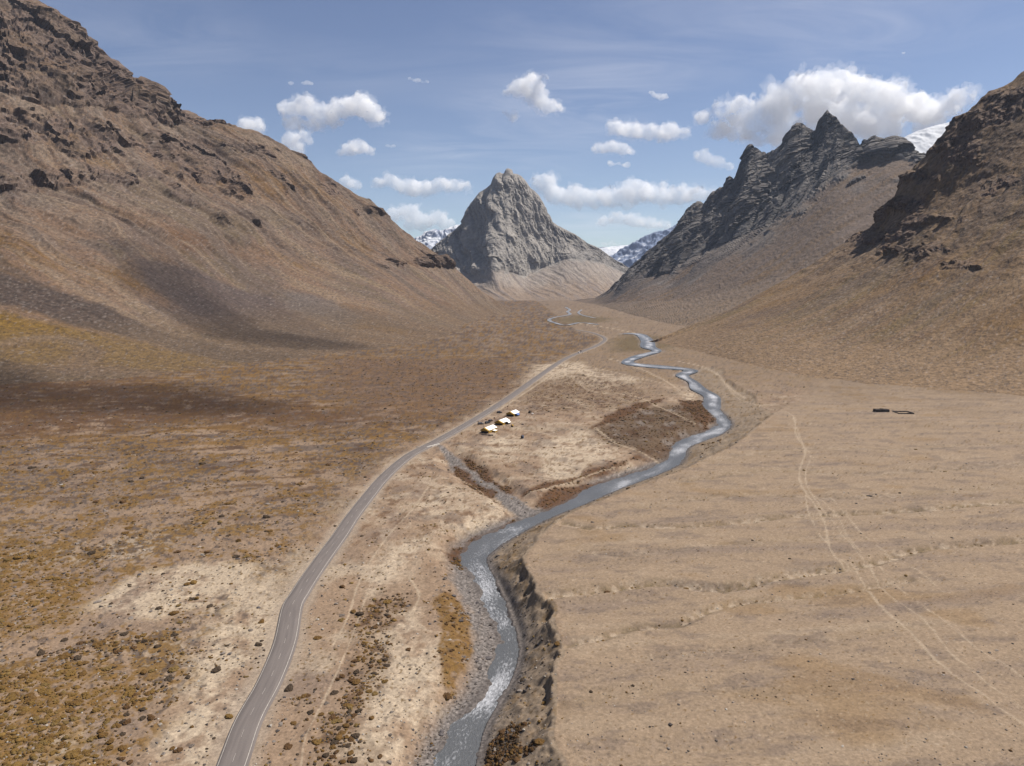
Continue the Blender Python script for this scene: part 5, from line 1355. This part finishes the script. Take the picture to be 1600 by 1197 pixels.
# herders' pens on the right terrace
def pen(px, py, wid, dep, h, roofed, label):
    x, y, z = spot(px, py, 1.5)
    t = empty('stone_hut' if roofed else 'stone_pen', (x, y, z - .15), .05, label, 'hut' if roofed else 'pen')
    rnd = random.Random(int(px))
    for (x0, x1, y0, y1) in ((-wid / 2, wid / 2, -dep / 2, -dep / 2 + .6), (-wid / 2, wid / 2, dep / 2 - .6, dep / 2), (-wid / 2, -wid / 2 + .6, -dep / 2 + .61, dep / 2 - .61), (wid / 2 - .6, wid / 2, -dep / 2 + .61, dep / 2 - .61)):
        w = MB(); n = max(2, int(max(x1 - x0, y1 - y0) / 1.1))
        for i in range(n):
            f0, f1 = i / n, (i + 1) / n - .012
            hh = h * rnd.uniform(.86, 1.06)
            if x1 - x0 > y1 - y0: w.box(x0 + (x1 - x0) * f0, x0 + (x1 - x0) * f1, y0, y1, 0, hh, .05, .08)
            else: w.box(x0, x1, y0 + (y1 - y0) * f0, y0 + (y1 - y0) * f1, 0, hh, .08, .05)
        w.build('wall', M_stone_shade, t)
    if roofed: MB().box(-wid / 2 + .2, wid / 2 - .2, -dep / 2 + .2, dep / 2 - .2, h * 1.07, h * 1.2, .1, .1).box(-wid * .1, wid * .12, -dep * .2, dep * .2, h * 1.19, h * 1.45, .15, .15).build('roof', M_dkcloth_shade, t)
    return t
pen(1376.5, 647.6, 11.5, 5.0, 2.0, True, 'low black roofed stone hut at the foot of the right hillside')
pen(1411, 650.2, 13.0, 9.0, 1.0, False, 'low open dark stone pen right of the black hut')

# ------------------------------------------------------------------ boulders, stones and cushion shrubs
def ico(sub):
    me = lobe_mesh([((0, 0, 0), (1, 1, 1))]); V = np.array([v.co[:] for v in me.vertices]); Fc = [tuple(p.vertices) for p in me.polygons]; bpy.data.meshes.remove(me)
    if sub == 0: return V, Fc
    V = list(map(tuple, V)); out = []; mid = {}
    def mm(i, j):
        k = (min(i, j), max(i, j))
        if k not in mid:
            v = np.array(V[i]) + np.array(V[j]); V.append(tuple(v / np.linalg.norm(v))); mid[k] = len(V) - 1
        return mid[k]
    for a, b_, c_ in Fc:
        ab, bc, ca = mm(a, b_), mm(b_, c_), mm(c_, a); out += [(a, ab, ca), (b_, bc, ab), (c_, ca, bc), (ab, bc, ca)]
    return np.array(V), out
def clean_dups(V, Fc):
    return V, Fc
IV, IF = ico(0); IV2, IF2 = ico(1)
def rock_shape(seed, fine=False):
    """angular block: a ball cut by random planes, flattened"""
    r = np.random.default_rng(seed); V = (IV2 if fine else IV).copy()
    for _ in range(9 if fine else 7):
        n = r.normal(size=3); n /= np.linalg.norm(n); d = r.uniform(.45, .85)
        over = V @ n - d
        V -= np.maximum(over, 0)[:, None] * n[None, :]
    V *= np.array([r.uniform(.8, 1.25), r.uniform(.7, 1.05), r.uniform(.5, .8)])
    return V
def shrub_shape(seed, fine=False):
    """lumpy cushion of several domes with a ragged surface"""
    r = np.random.default_rng(seed); V = (IV2 if fine else IV).copy()
    lump = np.zeros(len(V))
    for _ in range(6):
        d = r.normal(size=3); d[2] = abs(d[2]) * .6; d /= np.linalg.norm(d)
        lump += np.exp(-((1 - V @ d) / .16)) * r.uniform(.1, .42)
    V = V * (.78 + lump + r.uniform(-.17, .17, len(V)))[:, None]
    V *= np.array([r.uniform(.85, 1.2), r.uniform(.85, 1.2), .62]); V[:, 2] = np.maximum(V[:, 2], -.12)
    return V
def scatter_mat(name, rough, bump):
    m, nt, b = new_mat(name); n, l = nt.nodes, nt.links
    b.inputs['Roughness'].default_value = rough; b.inputs['Specular IOR Level'].default_value = .15
    at_ = n.new('ShaderNodeAttribute'); at_.attribute_name = 'Col'
    oi = n.new('ShaderNodeTexCoord'); t = n.new('ShaderNodeTexNoise'); t.inputs['Scale'].default_value = 3.0; t.inputs['Detail'].default_value = 5; t.inputs['Roughness'].default_value = .7
    l.new(oi.outputs['Object'], t.inputs['Vector'])
    r = n.new('ShaderNodeMapRange'); r.inputs[1].default_value = .3; r.inputs[2].default_value = .7; r.inputs[3].default_value = .55; r.inputs[4].default_value = 1.45
    l.new(t.outputs['Fac'], r.inputs[0]); s_ = n.new('ShaderNodeVectorMath'); s_.operation = 'SCALE'
    l.new(at_.outputs['Color'], s_.inputs[0]); l.new(r.outputs[0], s_.inputs['Scale']); l.new(s_.outputs[0], b.inputs['Base Color'])
    bp = n.new('ShaderNodeBump'); bp.inputs['Strength'].default_value = bump; bp.inputs['Distance'].default_value = .2
    l.new(t.outputs['Fac'], bp.inputs['Height']); l.new(bp.outputs[0], b.inputs['Normal'])
    return m
M_shrub = scatter_mat('cushion_foliage', .95, .9); M_boulder = scatter_mat('boulder_stone', .9, .5)
def stuff_mesh(name, shapes, faces, pos, scl, rot, cols, mat, label):
    """many small pieces in one mesh"""
    nv = len(shapes[0]); N = len(pos); fa = np.array(faces, np.int32)
    which = RNG.integers(0, len(shapes), N)
    S = np.array(shapes, F32)[which]                         # [N, nv, 3]
    cs, sn = np.cos(rot)[:, None], np.sin(rot)[:, None]
    V = np.stack([S[..., 0] * cs - S[..., 1] * sn, S[..., 0] * sn + S[..., 1] * cs, S[..., 2]], -1) * scl[:, None, None] + pos[:, None, :]
    me = bpy.data.meshes.new(name)
    me.vertices.add(N * nv); me.vertices.foreach_set('co', V.astype(F32).ravel())
    Fa = (fa[None] + (np.arange(N) * nv)[:, None, None]).reshape(-1, 3).astype(np.int32)
    me.loops.add(Fa.size); me.loops.foreach_set('vertex_index', Fa.ravel()); me.polygons.add(len(Fa)); me.polygons.foreach_set('loop_start', np.arange(0, Fa.size, 3, dtype=np.int32))
    ca = me.attributes.new('Col', 'FLOAT_COLOR', 'POINT')
    cc = np.repeat(grade(cols.astype(F32)), nv, 0)
    ca.data.foreach_set('color', np.c_[cc, np.ones(len(cc))].astype(F32).ravel())
    me.update(calc_edges=True); me.materials.append(mat)
    o = bpy.data.objects.new(name, me); COL.objects.link(o)
    return tag(o, label, kind='stuff')
def single(name, shape, faces, pos, scl, rot, col, mat, label, cat, group, cache={}):
    key = (name, id(shape), tuple(np.round(col, 3)))
    if key not in cache:
        me = bpy.data.meshes.new(name); me.from_pydata(list(map(tuple, shape)), [], faces); me.materials.append(mat)
        ca = me.attributes.new('Col', 'FLOAT_COLOR', 'POINT'); cc = grade(np.asarray(col, F32)[None])[0]
        ca.data.foreach_set('color', np.tile(np.r_[cc, 1], len(shape)).astype(F32)); cache[key] = me
    o = bpy.data.objects.new(name, cache[key]); COL.objects.link(o)
    o.location = pos; o.scale = scl if np.ndim(scl) else (scl,) * 3; o.rotation_euler = (0, 0, rot)
    return tag(o, label, cat, group)
IV0 = IV[:12]; t_ico = [(0, 11, 5), (0, 5, 1), (0, 1, 7), (0, 7, 10), (0, 10, 11), (1, 5, 9), (5, 11, 4), (11, 10, 2), (10, 7, 6), (7, 1, 8), (3, 9, 4), (3, 4, 2), (3, 2, 6), (3, 6, 8), (3, 8, 9), (4, 9, 5), (2, 4, 11), (6, 2, 10), (8, 6, 7), (9, 8, 1)]
SH0 = []
for q in range(6):
    v_ = IV0 * np.random.default_rng(300 + q).uniform(.7, 1.15, (12, 1)); v_[:, 2] *= .6; SH0.append(v_)
SH = [shrub_shape(i) for i in range(8)]; SHF = [shrub_shape(40 + i, True) for i in range(5)]
RK = [rock_shape(100 + i) for i in range(8)]; RKF = [rock_shape(140 + i, True) for i in range(6)]
SHC = [np.array((.235, .135, .035)), np.array((.185, .10, .028)), np.array((.13, .068, .026)), np.array((.085, .058, .036)), np.array((.225, .142, .045))]
RKC = [np.array((.20, .16, .13)), np.array((.30, .25, .21)), np.array((.11, .09, .08)), np.array((.50, .44, .37)), np.array((.16, .14, .135))]

# candidates spread evenly over the picture-independent band widths of the valley: more per metre close to the drone
def candidates(n, p0, p1, seed):
    r = np.random.default_rng(seed)
    u = r.random(n); yy = 1.0 / (1 / p0 + (1 / p1 - 1 / p0) * u)
    aa = r.uniform(-.80, .80, n)
    return (aa * yy).astype(F32), yy.astype(F32), r
def near_dists(x, y):
    d = {}
    floor_height(x, y, d)
    return d
def pick(x, y, r, kind):
    """how readily a cushion or a stone stands here, and its size"""
    d = near_dists(x, y)
    road = np.where(np.isfinite(d['road']), d['road'], 99); wet = np.where(np.isfinite(d['dr']), d['wet'], 99)
    on_t = d['sdT'] > 0
    left_r = x < np.interp(y, ROAD[:, 1], ROAD[:, 0])
    n1 = fbm2(x / 26, y / 26, 3, 801); n2 = fbm2(x / 7, y / 7, 3, 805); tm = trail_mask(x, y)
    ok = (road > ROAD_W + 1.6) & (wet > 1.0) & (tm < .2)
    for cx_, cy_, rr2 in CAMP: ok &= np.hypot(x - cx_, y - cy_) > rr2
    rust = zone(x, y, 'rust', 1.2, .6); och = zone(x, y, 'ochreleft', 6); scr = zone(x, y, 'scrub', 5, 1.5); grav = zone(x, y, 'gravel', 2.5); orange = zone(x, y, 'orange', 1.5, .5); pale = zone(x, y, 'pale', 4)
    if kind == 'shrub':
        p = np.where(left_r, .10 + .8 * sstep(-.05, .35, n1 + n2 * .5) + .6 * och, .05 + .9 * sstep(.10, .42, n1 * .7 + n2 * .8) + .7 * scr)
        p = np.where(left_r & (road < 22), p * .35, p)
        p = np.maximum(p, rust * 1.0); p = p * (1 - .92 * grav) * (1 - .6 * pale) * (1 - .35 * orange) * np.where(d['bank'] > .4, .25, 1)
        p = np.where(on_t, .008 + .5 * d.get('gul', 0) * sstep(-.1, .3, n2), p)
        p = np.where((d['cliff'] > .35) & ~on_t, .10, p)
    else:
        p = np.where(left_r, .25 + .5 * sstep(0, .4, n1), .16 + .3 * sstep(0, .4, -n1)); p = np.maximum(p, grav * 1.0); p = np.maximum(p, sstep(11, 3, wet) * .9)
        p = np.where(on_t, .10 + .5 * d.get('gul', 0) + .25 * sstep(.15, .4, n1), p); p = np.where(road < 9, np.maximum(p, .35), p)
    return ok & (r.random(len(x)) < p), dict(left=left_r, on_t=on_t, rust=rust, grav=np.maximum(grav, sstep(8, 2, wet)), och=np.maximum(och, orange), road=road)
CAMP = []
for px, py, rr2 in ((757, 674, 9), (766, 668, 10), (785, 660, 10), (801, 646, 10), (770, 660, 12), (751, 662, 8), (780, 645, 7), (795, 660, 7), (772, 672, 9), (762, 681, 6), (816, 683, 4), (806, 650, 6), (787, 655, 9)):
    q = at(px, py, 0.2); CAMP.append((float(q[0]), float(q[1]), rr2 * 1.0))
def zs(x, y): return np.array([ground_z(a, b_) for a, b_ in zip(x, y)])

x, y, r = candidates(52000, 138, 760, 31)
ok, info = pick(x, y, r, 'shrub')
x, y = x[ok], y[ok]; info = {k: v[ok] for k, v in info.items()}
sz = np.clip(r.lognormal(-1.02, .42, len(x)), .16, 1.15) * np.where(info['on_t'], .7, 1) * np.where(info['left'], 1.1, 1.0) * (.8 + y / 700)
ci = np.where(info['rust'] > .5, r.choice([1, 2, 2, 3], len(x)), np.where(info['och'] > .4, r.choice([0, 0, 1, 4], len(x)), r.choice([0, 1, 1, 2, 3, 3, 4], len(x))))
z = zs(x, y)
px_size = sz / y
fore = (np.abs(x / y) < .74) & (y > 150)
big = np.zeros(len(x), bool); order = np.argsort(-np.where(fore, px_size, 0))[:290]; big[order] = True
cols_ = np.array(SHC)[ci] * r.uniform(.75, 1.25, (len(x), 1))
st_ = ~big
st_ = ~big & (px_size > .0042); st2_ = ~big & (px_size <= .0042)
stuff_mesh('cushion_scrub', SH, IF, np.c_[x, y, z][st_], sz[st_], r.uniform(0, 6.28, st_.sum()), cols_[st_], M_shrub, 'small ochre and brown cushion plants dotted over the valley floor')
stuff_mesh('cushion_scrub', SH0, t_ico, np.c_[x, y, z][st2_], sz[st2_], r.uniform(0, 6.28, st2_.sum()), cols_[st2_], M_shrub, 'tiny ochre and brown tufts scattered far out over the valley floor')
def place_words(i, info, x, y, sz, small, large):
    size = 'broad' if sz[i] > large else ('small' if sz[i] < small else 'middling')
    if info['on_t'][i]: w_ = 'on the sandy terrace right of the river'
    elif info['left'][i]:
        w_ = 'beside the left road edge' if info['road'][i] < 11 else ('in the ochre growth at lower left' if info['och'][i] > .5 else ('on the stony fan far left of the road' if info['road'][i] > 45 else 'on the stony fan left of the road'))
    else: w_ = 'beside the right road edge' if info['road'][i] < 9 else ('on the rusty growth by the water' if info['rust'][i] > .5 else 'on the flat between road and river')
    if y[i] < 178: w_ += ', close by'
    elif y[i] > 300: w_ += ', well back'
    return size, w_
COLN = ['ochre', 'tawny', 'rust brown', 'dark brown', 'olive yellow']
for i in np.nonzero(big)[0]:
    size, where = place_words(i, info, x, y, sz, *np.quantile(sz[big], (.33, .72)))
    single('cushion_shrub', SHF[i % 5], IF2, (x[i], y[i], z[i] + sz[i] * .05), sz[i], float(r.uniform(0, 6.28)), SHC[ci[i]], M_shrub, f'{size} {COLN[ci[i]]} cushion shrub {where}', 'shrub', f'{size} {COLN[ci[i]]} cushion shrubs {where}')

# dense low growth on the wet strips beside the water
ex, ey, ec = [], [], []
re_ = np.random.default_rng(77)
for key, n_, pal in (('rust', 900, [1, 2, 2, 3]), ('rustm', 1500, [2, 2, 3, 3, 1]), ('orange', 160, [1, 2, 2]), ('scrub', 420, [1, 2, 3, 3, 0]), ('redscrub', 1300, [1, 2, 3, 3, 0]), ('darkleft', 1500, [2, 3, 3, 0, 1])):
    for P in Z[key]:
        P = np.asarray(P); lo, hi = P.min(0), P.max(0)
        qx = re_.uniform(lo[0], hi[0], n_ * 2).astype(F32); qy = re_.uniform(max(lo[1], 130), hi[1], n_ * 2).astype(F32)
        m_ = poly_sd(qx, qy, P, 200) + fbm2(qx / 11, qy / 18, 4, 101) * 5 > 0
        qx, qy = qx[m_][:n_], qy[m_][:n_]
        dd_ = near_dists(qx, qy); g_ = (np.where(np.isfinite(dd_['dr']), dd_['wet'], 99) > 1) & (np.where(np.isfinite(dd_['road']), dd_['road'], 99) > 6) & (fbm2(qx / 9, qy / 12, 3, 807) > -.18)
        ex.append(qx[g_]); ey.append(qy[g_]); ec.append(re_.choice(pal, g_.sum()))
ex = np.concatenate(ex); ey = np.concatenate(ey); ec = np.concatenate(ec)
es = np.clip(re_.lognormal(-.9, .4, len(ex)), .2, 1.3) * (.7 + ey / 900)
stuff_mesh('wet_ground_scrub', SH0, t_ico, np.c_[ex, ey, zs(ex, ey)], es, re_.uniform(0, 6.28, len(ex)), np.array(SHC)[ec] * re_.uniform(.7, 1.2, (len(ex), 1)), M_shrub, 'dense rust and dark brown low scrub on the wet strips and the far left flat')

x, y, r = candidates(36000, 138, 600, 37)
ok, info = pick(x, y, r, 'stone')
x, y = x[ok], y[ok]; info = {k: v[ok] for k, v in info.items()}
sz = np.clip(r.lognormal(-1.75, .55, len(x)), .08, .75) * (.8 + y / 500) * np.where(info['on_t'], .62, 1.0)
ci = np.where(info['grav'] > .5, r.choice([0, 0, 1, 2, 4, 4], len(x)), r.choice([0, 1, 1, 3, 2, 4], len(x)))
z = zs(x, y)
fore = (np.abs(x / y) < .74) & (y > 150)
big = np.zeros(len(x), bool); big[np.argsort(-np.where(fore, sz / y, 0))[:230]] = True
cols_ = np.array(RKC)[ci] * r.uniform(.75, 1.25, (len(x), 1)); st_ = ~big
RK0 = []
for q in range(8):
    v_ = IV0 * np.random.default_rng(500 + q).uniform(.6, 1.2, (12, 1)); v_[:, 2] *= .65; RK0.append(v_)
stuff_mesh('loose_stones', RK0, t_ico, np.c_[x, y, z][st_], sz[st_], r.uniform(0, 6.28, st_.sum()), cols_[st_], M_boulder, 'loose grey and pale stones strewn over the valley floor and gravel bars')
ROCN = ['grey brown', 'pale', 'dark', 'whitish', 'grey']
for i in np.nonzero(big)[0]:
    where = 'on the sandy terrace right of the river' if info['on_t'][i] else ('on the gravel beside the river' if info['grav'][i] > .5 else ('on the stony fan left of the road' if info['left'][i] else 'on the flat between road and river'))
    single('stone', RKF[i % 6], IF2, (x[i], y[i], z[i] + sz[i] * .1), sz[i], float(r.uniform(0, 6.28)), RKC[ci[i]], M_boulder, f'{ROCN[ci[i]]} angular stone {where}', 'stone', f'{ROCN[ci[i]]} stones {where}')

# boulders one can point to: place in the photo, size in photo pixels, stone colour, squash, wording
BOULD = [
    (1048, 1135, 7.0, 2, .8, 'large dark boulder alone on the near sand, larger of the near pair', 5), (1015, 1137, 4.6, 2, .6, 'dark two part boulder left of the larger one on the near sand', 5), (1020, 1136.5, 2.2, 2, .6, 'small dark stone touching the two part boulder', 5),
    (734, 884, 5.5, 2, .5, 'flat dark boulder at the head of the rapids', -3), (695, 908, 7.5, 0, .5, 'dark sided slab at the left gravel edge, uppermost of the bank slabs', -1), (709, 932, 8.5, 4, .35, 'flat grey slab on the gravel edge below the uppermost slab', -1),
    (721, 974, 8.0, 2, .45, 'dark slab tilted at the edge of the orange grass strip', -1), (704, 1005, 6.0, 3, .3, 'pale flat stone lying in the orange grass strip', -.5), (726, 1024, 4.0, 4, .4, 'small grey slab at the lower gravel edge', -1),
    (743, 891, 3.4, 4, .6, 'grey rock breaking the white water, left of its pair', -3.6), (750, 896, 3.4, 4, .6, 'grey rock breaking the white water, right of its pair', -3.6), (795, 1039, 3.4, 2, .6, 'dark rock in mid stream at the lower rapids', -3.6),
    (797, 1082, 5.0, 0, .6, 'brown block on the right bank by the lower rapids', -2), (760, 1142, 3.5, 1, .7, 'pale stone at the right water edge near the bottom', -3),
    (504, 915, 5.0, 1, .6, 'pale topped boulder by the road, upper of the roadside group', 0), (503, 931, 4.5, 2, .5, 'dark boulder by the road below the pale topped one', 0), (525, 944, 7.0, 1, .6, 'big pale boulder with broken top right of the road', 0), (504, 984, 5.0, 3, .8, 'rounded white boulder with dark shadow right of the road', 0),
    (70, 1032, 9.5, 0, .6, 'large tan boulder among ochre shrubs in the left foreground', 0), (6, 1034, 9.0, 0, .6, 'large tan boulder cut by the left picture edge', 0), (153, 941, 8.5, 1, .6, 'tan boulder with a dark hollow on the left fan', 0), (158, 950, 6.0, 2, .5, 'dark block just below the tan boulder on the left fan', 0),
    (278, 984, 7.0, 1, .4, 'low pale outcrop beside the bare track left of the road', 0), (98, 1036, 4.5, 2, .5, 'blackish stone right of the large tan boulder', 0),
    (335, 827, 6.0, 2, .6, 'dark peaked boulder on the upper left fan', 0), (317, 845, 6.0, 0, .7, 'brown boulder below the peaked one on the upper left fan', 0), (465, 775, 3.4, 2, .7, 'small dark boulder above the road on the left fan', 0), (120, 812, 5.0, 2, .8, 'dark upright stone on the far left fan', 0),
    (1056, 916, 4.4, 2, .8, 'dark boulder lodged in the dry wash beside a pale cut', 4.5), (1313, 893, 5.5, 2, .4, 'flat dark boulder beside the braided footpath', 5), (1304, 885, 2.6, 2, .5, 'small dark stone above the flat boulder by the footpath', 5),
    (1338, 787, 4.4, 2, .5, 'dark rounded boulder, left of three on the middle terrace', 5), (1359, 775, 6.0, 2, .4, 'flat dark boulder, middle of three on the terrace', 5), (1369, 773, 3.6, 2, .4, 'small dark boulder, right of three on the terrace', 5),
    (926, 817, 6.0, 2, .35, 'flat dark rock on the terrace just above the river bend', 4.5), (1487, 839, 4.5, 2, .4, 'flat dark stone on the far right terrace', 5), (1367, 649.5, 4.0, 2, .3, 'dark slab between the stone hut and the hill foot', 1.5), (1395, 645, 3.5, 2, .3, 'thin dark slab behind the two dark stone pens', 1.5),
    (1317, 1162, 4.0, 3, .6, 'whitish stone low on the near terrace', 5), (1106, 902, 3.2, 3, .5, 'whitish stone above the pale cut of the wash', 4.5), (730, 1197, 5.0, 1, .5, 'pale stone on the left gravel at the bottom edge', -3), (802, 1003, 5.5, 4, .5, 'grey block under the scarp by the river', -2),
]
for i, (px, py, spx, ci_, fl, lb, z0) in enumerate(BOULD):
    q = at(px, py, z0); sc_m = spx / FOC * float(q[1]) * .62
    zz = float(ground_z(q[0], q[1]))
    if z0 == -3.6: zz = max(zz, float(water_z(q[1])) - .2)
    single('boulder', RKF[i % 6], IF2, (q[0], q[1], zz + sc_m * fl * .35), (sc_m * 1.15, sc_m * .9, sc_m * fl * 1.7), random.uniform(0, 6.28), RKC[ci_], M_boulder, lb, 'boulder', None)

# ------------------------------------------------------------------ thin mountain air
HAZE = 1.6e-5
mh = bpy.data.materials.new('thin_air'); mh.use_nodes = True; nt = mh.node_tree; nt.nodes.clear()
ho = nt.nodes.new('ShaderNodeOutputMaterial'); hv = nt.nodes.new('ShaderNodeVolumePrincipled')
hv.inputs['Color'].default_value = (.62, .76, 1.0, 1); hv.inputs['Density'].default_value = HAZE; hv.inputs['Anisotropy'].default_value = .1
nt.links.new(hv.outputs[0], ho.inputs['Volume'])
hz = MB().box(-37500, 37500, -900, 14500, -40, 1780).build('haze', mh); tag(hz, 'thin clear mountain air paling the far peaks', kind='stuff')
